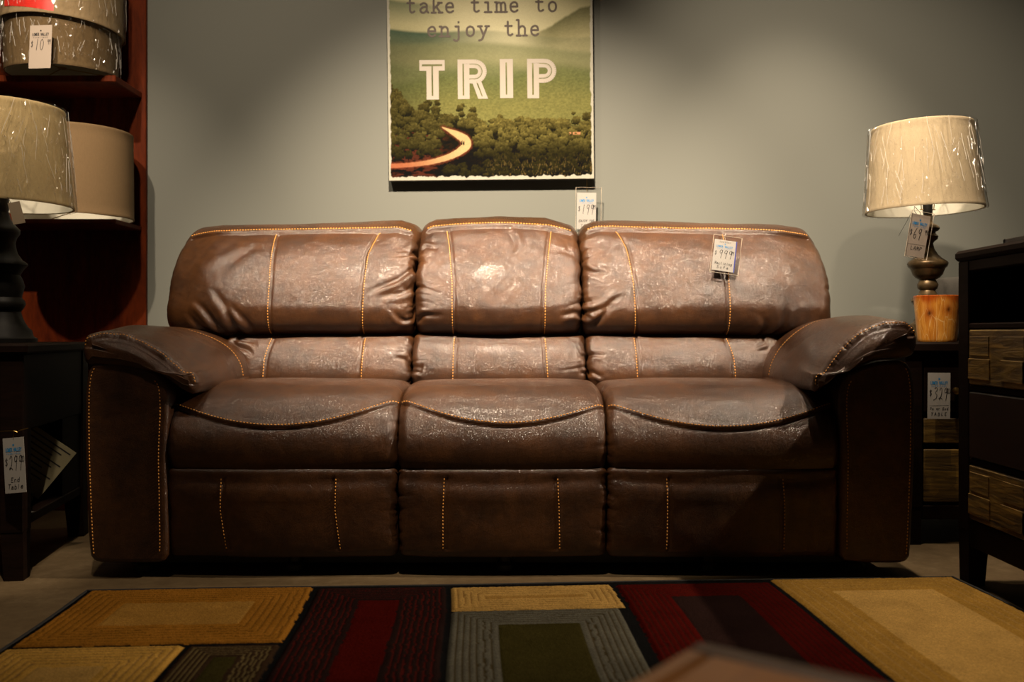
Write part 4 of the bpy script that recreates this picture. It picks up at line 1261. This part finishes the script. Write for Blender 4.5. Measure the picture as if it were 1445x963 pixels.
# sticker on the top shade
b = MB(); V = []; n = 12; rr = 81 * s3 * .985 + .002
for zz_ in (.036, .20):
    for k in range(n + 1):
        a = -PI / 2 + math.radians(-30 + 52 * k / n) - .05
        V.append((rr * math.cos(a), rr * math.sin(a), zz_ - .028 * (k / n)))
b.add(V, [(k, k + 1, n + 2 + k, n + 1 + k) for k in range(n)])
stk = b.build('red_sticker', M['red'], d3_, True)

# ------------------------------------------------------------------ display shelf (cherry)
sx1 = X(205.5, PD); sx0 = -3.2
cab = thing('wall_shelf_unit', ((sx0 + sx1) / 2, PD, 0), 'reddish cherry wood shelf unit with two open shelves against the left wall', 'shelf')
CO = tuple(cab.location)
b = MB(); b.box(sx0, sx1, 3.832, 3.852, 0, 3.0, .002); b.build('back_panel', M['cherry'], cab, origin=CO)
def board(z, th, x_end):
    b = MB(); b.box(sx0, x_end, SF, 3.832, z - th, z, .003); return b.build('shelf', M['cherry'], cab, origin=CO)
xs_ = X(163, SF)
board(z_up, .026, xs_); board(z_lo, .018, xs_)
b = MB(); b.box(sx0, xs_ + .02, 3.50, 3.832, .575, .60, .003); b.build('counter', M['cherry'], cab, origin=CO)
b = MB(); b.box(sx0, xs_, 3.53, 3.832, .0, .575, .003); b.build('lower_cabinet', M['cherry'], cab, origin=CO)

# ------------------------------------------------------------------ left end table
LT = (X(33, 2.53), 2.53, 0)
tbl = thing('end_table', LT, 'dark wood end table left of the sofa carrying the dark lamp', 'table', rot=(0, 0, math.radians(9.3)))
# local: corner at origin = front right foot; extends to -x and +y
TWD, TDP = .60, .61
b = MB(); b.box(-TWD - .015, .015, -.015, TDP + .015, .622, TZ, .006); b.build('table_top', M['dark_wood'], tbl)
for (lx, ly, sx_, sy_) in ((0, 0, -1, 1), (-TWD, 0, 1, 1), (0, TDP, -1, -1), (-TWD, TDP, 1, -1)):
    b = MB(); lw = .062
    x0_, x1_ = sorted((lx, lx + sx_ * lw)); y0_, y1_ = sorted((ly, ly + sy_ * lw))
    fx0, fx1 = sorted((lx, lx + sx_ * .05)); fy0, fy1 = sorted((ly, ly + sy_ * .05))
    b.box(x0_, x1_, y0_, y1_, .13, .622, .003); b.frustum(x0_ + .002, x1_ - .002, y0_ + .002, y1_ - .002, 0, .132, fx0, fx1, fy0, fy1)
    b.build('leg', M['dark_wood'], tbl)
b = MB(); b.box(-.022, -.004, .062, TDP - .062, .412, .622, .002); b.build('side_apron', M['dark_wood'], tbl)
b = MB(); b.box(-TWD + .004, -TWD + .022, .062, TDP - .062, .412, .622, .002); b.build('side_apron', M['dark_wood'], tbl)
b = MB(); b.box(-TWD + .062, -.062, .008, .026, .43, .60, .003); dr = b.build('drawer', M['dark_wood'], tbl)
b = MB(); b.lathe([(.006, 0), (.006, .014), (.014, .018), (.014, .026), (.004, .030)], (0, 0, 0), 20); kb = b.build('knob', M['brass'], dr, True); kb.location = (-TWD / 2, .008, .515); kb.rotation_euler = (PI / 2, 0, 0)
b = MB(); b.box(-TWD + .02, -.02, .03, TDP - .03, .405, .415, .002); b.build('drawer_floor', M['dark_wood'], tbl)
b = MB(); b.box(-TWD + .01, -.006, .012, TDP - .012, .142, .170, .003); b.build('lower_shelf', M['dark_wood'], tbl)
b = MB(); b.box(-TWD + .06, -.06, TDP - .03, TDP - .012, .17, .62, .002); b.build('back_panel', M['dark_wood'], tbl)
b = MB(); b.box(-.022, -.008, .36, TDP - .06, .17, .412, .002); b.build('side_slat', M['dark_wood'], tbl)

def tl(x, y, z):       # table-local to world
    a = math.radians(9.3); return (LT[0] + x * math.cos(a) - y * math.sin(a), LT[1] + x * math.sin(a) + y * math.cos(a), z)
# books and papers on the lower shelf
bk1 = thing('book', tl(-.16, .20, .171), 'teal hardback book lying on the lower shelf of the left end table', 'book', rot=(0, 0, math.radians(14)))
b = MB(); b.box(-.10, .10, -.07, .07, .003, .021, .001); b.build('pages', M['paper'], bk1)
b = MB(); b.box(-.104, .104, -.074, .074, 0, .003, .001); b.box(-.104, .104, -.074, .074, .021, .024, .001); b.box(-.106, -.103, -.074, .074, 0, .024, .001); b.build('cover', M['teal'], bk1)
bk2 = thing('book', tl(-.17, .20, .196), 'dark book lying on top of the teal book under the left end table', 'book', rot=(0, 0, math.radians(6)))
b = MB(); b.box(-.09, .09, -.06, .06, .003, .019, .001); b.build('pages', M['paper'], bk2)
b = MB(); b.box(-.094, .094, -.064, .064, 0, .003, .001); b.box(-.094, .094, -.064, .064, .019, .022, .001); b.box(-.096, -.093, -.064, .064, 0, .022, .001); b.build('cover', M['black'], bk2)
pp = thing('instruction_sheet', tl(-.12, .26, .232), 'yellowed sheet of printed lines propped up inside the left end table', 'paper', rot=(math.radians(-10), math.radians(38), math.radians(20)))
b = MB(); b.box(-.09, .09, -.001, .001, 0.0, .17, .0003); b.build('sheet', M['paper'], pp)
b = MB()
for k in range(9): strokes(b, [[(-.078, .155 - k * .015), (.078 - (k % 3) * .02, .155 - k * .015)]], .004, lambda x, y: (x, -.0016, y))
b.build('printed_text', M['ink'], pp)
pl_ = thing('polishing_cloth', tl(-.03, .07, .171), 'small crumpled grey cloth on the lower shelf of the left end table', 'cloth')
V = []; n = 14
for a in range(n):
    for c in range(n):
        u = a / (n - 1) - .5; v_ = c / (n - 1) - .5; V.append((u * .055, v_ * .055, .003 + .018 * float(vnoise(np.array(u * 6 + 3.), np.array(v_ * 6 + 1.), 4)) * (1 - 3.2 * (u * u + v_ * v_) * 1.0)))
Fc = [(a * n + c, (a + 1) * n + c, (a + 1) * n + c + 1, a * n + c + 1) for a in range(n - 1) for c in range(n - 1)]
o_ = mesh_obj('cloth_fold', V, Fc, M['grey_fabric'], pl_, True)
sm_ = o_.modifiers.new('thick', 'SOLIDIFY'); sm_.thickness = .0015

# ------------------------------------------------------------------ right end table
RX0, RX1, RY0, RY1 = 1.262, 1.84, 2.96, 3.56
RO = (RX0, RY0, 0)
rt = thing('end_table', RO, 'dark wood power end table right of the sofa carrying the lamp and wooden vase', 'table')
b = MB(); b.box(RX0 - .02, RX1 + .015, RY0 - .018, RY1 + .01, .618, TZ, .006); b.build('table_top', M['dark_wood'], rt, origin=RO)
for (lx, ly, sx_, sy_) in ((RX0, RY0, 1, 1), (RX1, RY0, -1, 1), (RX0, RY1, 1, -1), (RX1, RY1, -1, -1)):
    b = MB(); lw = .055
    x0_, x1_ = sorted((lx, lx + sx_ * lw)); y0_, y1_ = sorted((ly, ly + sy_ * lw))
    fx0, fx1 = sorted((lx, lx + sx_ * .048)); fy0, fy1 = sorted((ly, ly + sy_ * .048))
    b.box(x0_, x1_, y0_, y1_, .12, .618, .003); b.frustum(x0_ + .002, x1_ - .002, y0_ + .002, y1_ - .002, 0, .122, fx0, fx1, fy0, fy1)
    b.build('leg', M['dark_wood'], rt, origin=RO)
b = MB(); b.box(RX0 + .012, RX1 - .012, RY0 + .03, RY1 - .012, .115, .618, .003); b.build('cabinet_body', M['dark_wood'], rt, origin=RO)
for zr0, zr1, mm in ((.425, .60, 'dark_wood'), (.325, .405, 'patch'), (.135, .305, 'patch')):
    b = MB(); b.box(RX0 + .062, RX1 - .062, RY0 + .010, RY0 + .035, zr0, zr1, .003); d_ = b.build('drawer', M[mm], rt, origin=RO)
    if mm == 'dark_wood':
        b = MB(); b.lathe([(.005, 0), (.005, .012), (.011, .015), (.011, .022), (.003, .026)], (0, 0, 0), 20); kb = b.build('knob', M['brass'], d_, True)
        kb.location = (X(1348, RY0) - RX0, .012, Z(552, 2.95)); kb.rotation_euler = (PI / 2, 0, 0)
b = MB(); b.box(RX0 + .05, RX1 - .05, RY0 + .006, RY0 + .03, .08, .125, .003); b.build('bottom_rail', M['dark_wood'], rt, origin=RO)

# wooden vase
VD = 3.10; vx = X(1322.5, VD); vs = VD / F
vt = Z(418.5, VD) - TZ
n = 72; V = []; cols = []
prof = [(0, .0), (24.6 * vs, 0), (25.2 * vs, .003)]
for k in range(1, 30): prof.append(((25.2 + (31.2 - 25.2) * (k / 29) ** .9) * vs, vt * k / 29))
prof += [(30.4 * vs, vt + .0015), (28.5 * vs, vt - .001), (26.5 * vs, vt * .6), (22 * vs, .012), (0, .010)]
knots = [(-1.50, .70, .05), (-.80, .66, .03), (-2.35, .62, .035), (.4, .5, .04), (2.2, .7, .04)]
for r, z in prof:
    for k in range(n):
        a = 2 * PI * k / n; V.append((r * math.cos(a), r * math.sin(a), z))
        c = np.array([1., 1., 1.]); f_ = z / vt
        rim_ = float(smooth(.80, 1.0, np.array(f_ + .06 * math.sin(a * 5 + 1))))
        c = c * (1 - rim_) + np.array([.62, .26, .08]) * rim_
        for ka, kz, kr in knots:
            da = (a - ka + PI) % (2 * PI) - PI
            dd = math.hypot(da * .075, (f_ - kz) * vt * .8)
            kk = math.exp(-(dd / .0065) ** 2); gl_ = math.exp(-(dd / .019) ** 2)
            c = c * (1 - gl_ * .75) + np.array([.55, .20, .05]) * gl_ * .75; c = c * (1 - kk * .92)
        cols.append(c)
mN = len(prof)
Fc = [(i * n + k, i * n + (k + 1) % n, (i + 1) * n + (k + 1) % n, (i + 1) * n + k) for i in range(mN - 1) for k in range(n)]
va = mesh_obj('wooden_vase', V, Fc, M['vase'], None, True, (0, 0, 0), np.array(cols), angle=50)
va.location = (vx, VD, TZ + .0005)
tag(va, 'small tapered blond wood vase with dark knots and a scorched rim beside the right lamp', 'vase')

# grey cushion behind the vase
gp = []
n = 60
b = MB(); V = []; Fc = []
gw, gh, gd = .34, .245, .075
nu_, nv_ = 40, 40
for side in (-1, 1):
    base = len(V)
    for a in range(nu_):
        for c in range(nv_):
            u = -1 + 2 * a / (nu_ - 1); v_ = -1 + 2 * c / (nv_ - 1)
            th = max(0., (1 - u ** 4) * (1 - v_ ** 4)) ** .5
            ed = 1 - .06 * (u * u) * (v_ * v_) - .05 * (1 - abs(u)) * 0
            bulge = 1 - .05 * (1 - v_ ** 2) * abs(u) ** 3
            V.append((u * gw / 2 * bulge, side * gd / 2 * th, gh / 2 + v_ * gh / 2 * (1 - .09 * u ** 2 * (v_ > 0))))
    Fc += [tuple(base + i for i in (a * nv_ + c, (a + 1) * nv_ + c, (a + 1) * nv_ + c + 1, a * nv_ + c + 1)[::-side]) for a in range(nu_ - 1) for c in range(nv_ - 1)]
gc = mesh_obj('throw_cushion', V, Fc, M['grey_fabric'], None, True)
gc.location = (X(1318, 3.46) + gw / 2, 3.46, TZ + .001); gc.rotation_euler = (math.radians(-8), 0, math.radians(4))
tag(gc, 'grey fabric cushion standing on the right end table behind the wooden vase', 'cushion')

# ------------------------------------------------------------------ dresser at the right
DX, DY1, DY0 = 1.222, 2.53, 1.30
DO = (DX, DY1, 0)
ds = thing('media_dresser', DO, 'dark wood dresser with patchwork drawer fronts at the right edge of the photo', 'dresser')
DZ = .903; DX1 = 1.66
def dbox(name, x0, x1, y0, y1, z0, z1, m_, bev=.003, par=None):
    b = MB(); b.box(x0, x1, y0, y1, z0, z1, bev); return b.build(name, M[m_], par or ds, origin=DO if True else None)
dbox('dresser_top', DX - .008, DX1 + .01, DY0, DY1 + .008, DZ - .028, DZ, 'dark_wood', .008)
for (ya, yb, fa, fb) in ((DY1 - .058, DY1, DY1 - .058, DY1), (DY0, DY0 + .058, DY0, DY0 + .058)):
    for (xa, xb, ga, gb) in ((DX, DX + .06, DX + .0, DX + .046), (DX1 - .06, DX1, DX1 - .046, DX1)):
        b = MB(); b.box(xa, xb, ya, yb, .15, DZ - .028, .003); b.frustum(xa + .001, xb - .001, ya + .001, yb - .001, 0 if ya > 2 else .0135, .152, ga + .002, gb, ya + .004, yb - .006)
        b.build('leg', M['dark_wood'], ds, origin=DO)
ym = (DY0 + DY1) / 2
dbox('rear_panel', DX1 - .03, DX1 - .01, DY0 + .05, DY1 - .05, .15, DZ - .03, 'dark_wood')
dbox('end_panel', DX + .06, DX1 - .05, DY1 - .03, DY1 - .012, .15, DZ - .03, 'dark_wood')
dbox('end_panel', DX + .06, DX1 - .05, DY0 + .012, DY0 + .03, .15, DZ - .03, 'dark_wood')
dbox('cabinet_core', DX + .03, DX1 - .04, DY0 + .04, DY1 - .04, .165, .690, 'dark_wood')
dbox('top_rail', DX + .002, DX + .03, DY0 + .05, DY1 - .05, .845, DZ - .028, 'dark_wood')
dbox('cubby_shelf', DX + .002, DX1 - .04, DY0 + .05, DY1 - .05, .690, .706, 'dark_wood')
dbox('mid_rail', DX + .004, DX + .03, DY0 + .05, DY1 - .05, .525, .542, 'dark_wood')
dbox('mid_rail', DX + .004, DX + .03, DY0 + .05, DY1 - .05, .330, .347, 'dark_wood')
b = MB(); b.box(DX + .004, DX + .03, DY0 + .05, DY1 - .05, .108, .182, .003); b.build('bottom_rail', M['dark_wood'], ds, origin=DO)
dbox('divider', DX + .004, DX + .03, ym - .02, ym + .02, .15, .86, 'dark_wood')
for (z0, z1, mm) in ((.543, .688, 'patch'), (.349, .523, 'dark_patch'), (.184, .328, 'patch')):
    for (ya, yb) in ((DY0 + .062, ym - .022), (ym + .022, DY1 - .062)):
        if mm == 'dark_patch': M.setdefault('dark_patch', wood_mat('dark_patch_wood', (.008, .003, .0015), (.02, .008, .004), .45, (4, 5, 40)))
        d_ = dbox('drawer', DX - .001, DX + .028, ya, yb, z0, z1, mm, .003)
        # carved plank lines on the fronts
        if mm == 'patch':
            b = MB(); zz_ = z0 + (z1 - z0) * .5
            for k in range(4):
                y_ = ya + (yb - ya) * (k + .5) / 4 + .02 * math.sin(k * 2.3)
                b.box(DX - .0035, DX - .0005, y_ - .055, y_ + .055, zz_ - .058, zz_ - .004, .001)
                b.box(DX - .003, DX - .0005, y_ - .05, y_ + .045, zz_ + .004, zz_ + .055, .001)
            b.build('inlay_planks', M[mm], d_, origin=DO)
ty = 2.30
tr_ = thing('serving_tray', (1.42, 2.05, DZ + .0005), 'thin black tray lying on top of the dark dresser', 'tray')
b = MB(); b.box(-.155, .15, -.30, .33, 0, .008, .002); b.build('tray_base', M['black'], tr_)
b = MB(); b.box(-.155, .15, .318, .33, .004, .018, .002); b.box(-.155, .15, -.30, -.288, .004, .018, .002); b.box(-.155, -.143, -.30, .33, .004, .018, .002); b.box(.138, .15, -.30, .33, .004, .018, .002); b.build('tray_rim', M['black'], tr_)

# ------------------------------------------------------------------ rug
P0 = np.array([-1.109, 2.408]); e1 = np.array([.9982, .0594]); e2 = np.array([.0594, -.9982])
RW, RL = 2.328, 1.60; stp = .0036
nu_ = int(RW / stp); nv_ = int(RL / stp)
gu, gv = np.meshgrid(np.linspace(0, RW, nu_), np.linspace(0, RL, nv_), indexing='ij')
wob = .0012 * (vnoise(gu * 60, gv * 60, 5) - .5) * 2
gu2 = gu + wob; gv2 = gv + .0012 * (vnoise(gu * 60, gv * 60, 9) - .5) * 2
Cc = np.zeros(gu.shape + (3,)) + np.array([.006, .006, .006]); H = np.full(gu.shape, .006)
gold = (.255, .096, .010); goldl = (.34, .205, .058); red = (.045, .0035, .0022); dark = (.014, .007, .006); grey = (.078, .074, .056); olive = (.030, .025, .007); brown = (.028, .016, .009)
blocks = [  # u0,u1,v0,v1, field, line, core, inset, lines
 (.018, .585, .020, .447, (.235, .100, .013), (.14, .062, .010), (.26, .135, .027), .125, 6),
 (.600, .934, .032, .905, dark, (.050, .007, .005), red, .118, 7),
 (.947, 1.368, .044, .240, goldl, (.2, .11, .03), (.26, .145, .035), .085, 4),
 (.947, 1.352, .252, .900, grey, (.04, .03, .014), olive, .108, 6),
 (1.382, 1.795, .048, .960, red, (.026, .006, .004), dark, .118, 7),
 (1.810, 2.314, .018, .960, (.25, .138, .026), (.27, .16, .05), goldl, .118, 4),
 (.014, .384, .463, 1.05, (.38, .215, .042), (.21, .12, .038), goldl, .118, 6),
 (.396, .588, .468, .905, brown, (.10, .075, .03), olive, .072, 5),
 (.014, .384, 1.062, 1.585, red, dark, dark, .1, 5), (.396, .934, .92, 1.585, gold, (.2, .12, .04), goldl, .12, 6),
 (.947, 1.795, .975, 1.585, grey, (.05, .04, .02), olive, .12, 6), (1.810, 2.314, .975, 1.585, dark, (.1, .012, .008), red, .12, 6)]
for (u0, u1, v0, v1, fc, lc, cc, ins, nl) in blocks:
    d = np.minimum(np.minimum(gu2 - u0, u1 - gu2), np.minimum(gv2 - v0, v1 - gv2))
    ins_ = d >= 0
    col = np.zeros(gu.shape + (3,)) + np.array(fc)
    sp = (ins - .018) / nl
    ph = (d - .016) / sp
    ln = (np.abs(ph - np.round(ph)) * sp < .0019) & (ph > -.4) & (d < ins - .004)
    col = np.where(ln[..., None], np.array(lc), col)
    core = d > ins
    col = np.where(core[..., None], np.array(cc), col)
    Cc = np.where(ins_[..., None], col, Cc)
    hh = .0115 * smooth(0, .006, d) + .006 * (1 - smooth(0, .006, d)) - .0018 * ln - .0012 * (np.abs(d - ins) < .003)
    H = np.where(ins_, hh, H)
H = H + .0011 * rng.random(H.shape)
Cc = Cc * (.80 + .4 * fbm(gu * 16, gv * 16, 3, 4))[..., None] * (.88 + .24 * rng.random(H.shape))[..., None]
ed = np.minimum(np.minimum(gu, RW - gu), np.minimum(gv, RL - gv)); H = H * smooth(-.002, .008, ed) + .001
RUGO = (float(P0[0] + e1[0] * RW / 2), float(P0[1] + e1[1] * RW / 2 + e2[1] * RL / 2), 0)
wx = P0[0] + e1[0] * gu + e2[0] * gv + .004 * np.sin(gv * 7); wy = P0[1] + e1[1] * gu + e2[1] * gv + .003 * np.sin(gu * 5)
rt_ = thing('area_rug', RUGO, 'large rug with gold, dark red, grey and brown rectangles outlined in black', 'rug')
Vv = np.stack([wx, wy, H + .001], -1).reshape(-1, 3)
i, j = np.meshgrid(np.arange(nu_ - 1), np.arange(nv_ - 1), indexing='ij'); i = i.ravel(); j = j.ravel()
Q = np.stack([i * nv_ + j, i * nv_ + j + 1, (i + 1) * nv_ + j + 1, (i + 1) * nv_ + j], 1)
mesh_obj('pile', Vv, Q, M['rug'], rt_, True, RUGO, cols=Cc.reshape(-1, 3))
b = MB()
def rp_(u, v): return (P0[0] + e1[0] * u + e2[0] * v, P0[1] + e1[1] * u + e2[1] * v, .005)
ring = []
for (ua, va_, ub, vb) in ((0, 0, RW, 0), (RW, 0, RW, RL), (RW, RL, 0, RL), (0, RL, 0, 0)):
    for t in np.linspace(0, 1, 40)[:-1]:
        u_ = ua + (ub - ua) * t; v_ = va_ + (vb - va_) * t; p_ = rp_(u_, v_); ring.append((p_[0] + .004 * math.sin(v_ * 7), p_[1] + .003 * math.sin(u_ * 5), p_[2]))
b.tube(ring, .005, 8, True); b.build('bound_edge', M['bind'], rt_, True, origin=RUGO)

# ------------------------------------------------------------------ coffee table corner in the foreground
CT = W(985, 903, .70); TH = math.atan2(-.614, .789)
ct = thing('coffee_table', (CT[0], CT[1], 0), 'brown wooden table corner, out of focus at the bottom edge of the photo', 'table', rot=(0, 0, TH))
ctz = CT[2]      # local: +x along the right-going edge, -y towards the camera side
b = MB(); b.box(.020, 1.08, -.58, -.020, ctz - .026, ctz - .001, .004); b.build('table_top', M['table_wood'], ct)
for y0_ in (-.021, -.60):
    b = MB(); b.box(0, 1.10, y0_, y0_ + .021, ctz - .032, ctz, .004); b.build('dark_edge_band', M['table_edge'], ct)
for x0_ in (0, 1.08):
    b = MB(); b.box(x0_, x0_ + .021, -.58, -.020, ctz - .032, ctz - .0005, .004); b.build('end_band', M['table_wood'], ct)
for (x_, y_) in ((.02, -.02), (1.03, -.02), (.02, -.53), (1.03, -.53)):
    b = MB(); b.box(x_, x_ + .05, y_ - .05, y_, .0135, ctz - .026, .004); b.build('leg', M['table_edge'], ct)

# ------------------------------------------------------------------ room
def struct(o): o['kind'] = 'structure'; return o
b = MB(); b.box(-4.2, 4.2, -3.0, 4.0, -.05, 0, .001); struct(b.build('floor', M['concrete']))
b = MB(); b.box(-4.2, 4.2, 3.853, 3.98, 0, 3.35, .001); struct(b.build('wall_back', M['wall']))
b = MB(); b.box(-4.2, 4.2, -3.0, 4.0, 3.35, 3.42, .001); struct(b.build('ceiling', simple('dark_ceiling', (.03, .03, .03), .9)))

# ------------------------------------------------------------------ lights
def spot(name, loc, target, energy, size, blend, col=(1, .80, .55), rad=.03):
    l = bpy.data.lights.new(name, 'SPOT'); l.energy = energy; l.spot_size = math.radians(size); l.spot_blend = blend
    l.color = col; l.shadow_soft_size = rad
    o = bpy.data.objects.new(name, l); COL.objects.link(o); o.location = loc
    o.rotation_euler = (Vector(target) - Vector(loc)).to_track_quat('-Z', 'Y').to_euler()
    return o


WARM = (1, .80, .59)
spot('track_or_fill_spot', (-.12, 1.55, 3.0), (-.08, 3.3, 1.10), 490, 55, 1.0, WARM, .05)
spot('track_or_fill_spot', (-1.0, 1.6, 3.1), (-1.0, 3.6, 1.35), 70, 74, 1.0, WARM, .05)
spot('track_or_fill_spot', (.10, 1.7, 3.1), (1.5, 3.85, 1.12), 150, 52, 1.0, WARM, .05)
spot('track_or_fill_spot', (1.0, 2.6, 3.1), (1.25, 3.85, .6), 150, 44, 1.0, WARM, .05)
spot('track_or_fill_spot', (2.9, 2.22, 2.9), (.3, 2.6, .4), 170, 32, .6, WARM, .02)
spot('track_or_fill_spot', (.4, 2.95, 3.1), (.35, 2.35, 0), 14, 70, .9, WARM, .03)
spot('track_or_fill_spot', (-1.0, 2.9, 3.1), (-1.3, 2.3, 0), 6, 70, .9, WARM, .03)
spot('track_or_fill_spot', (1.1, 1.3, 3.1), (1.52, 3.3, 1.25), 45, 24, .9, WARM, .03)
spot('track_or_fill_spot', (-1.5, 1.6, 3.1), (-1.8, 3.3, 1.35), 110, 38, .9, WARM, .03)  # added fill, brightens the shelf shades and the left lamp
spot('track_or_fill_spot', (1.05, 2.55, 3.1), (1.3, 2.05, .0), 95, 42, .9, WARM, .03)
spot('track_or_fill_spot', (-.7, 1.2, 3.1), (-1.37, 2.49, .31), 60, 11, .8, WARM, .03)  # added narrow fill, brightens the price card on the left table
spot('track_or_fill_spot', (-.3, -.3, 3.1), (.3, .45, .45), 60, 16, .9, WARM, .03)  # added fill for the coffee table corner, out of the other spots' reach

w = bpy.data.worlds.new('world'); bpy.context.scene.world = w; w.use_nodes = True
w.node_tree.nodes['Background'].inputs[0].default_value = (1, .75, .5, 1); w.node_tree.nodes['Background'].inputs[1].default_value = .008

# ------------------------------------------------------------------ camera
cam = bpy.data.cameras.new('camera'); co = bpy.data.objects.new('camera', cam); COL.objects.link(co)
co.location = (0, 0, CZ); co.rotation_euler = (PI / 2, 0, 0)
cam.sensor_width = 36; cam.lens = F / 1445 * 36; cam.shift_y = -(481.5 - HY) / 1445; cam.clip_start = .02
cam.dof.use_dof = True; cam.dof.focus_distance = 2.8; cam.dof.aperture_fstop = 3.2
sc_ = bpy.context.scene; sc_.camera = co
sc_.view_settings.view_transform = 'Standard'; sc_.view_settings.look = 'None'; sc_.view_settings.exposure = 1.7; sc_.view_settings.gamma = 1
sc_.view_settings.use_curve_mapping = False
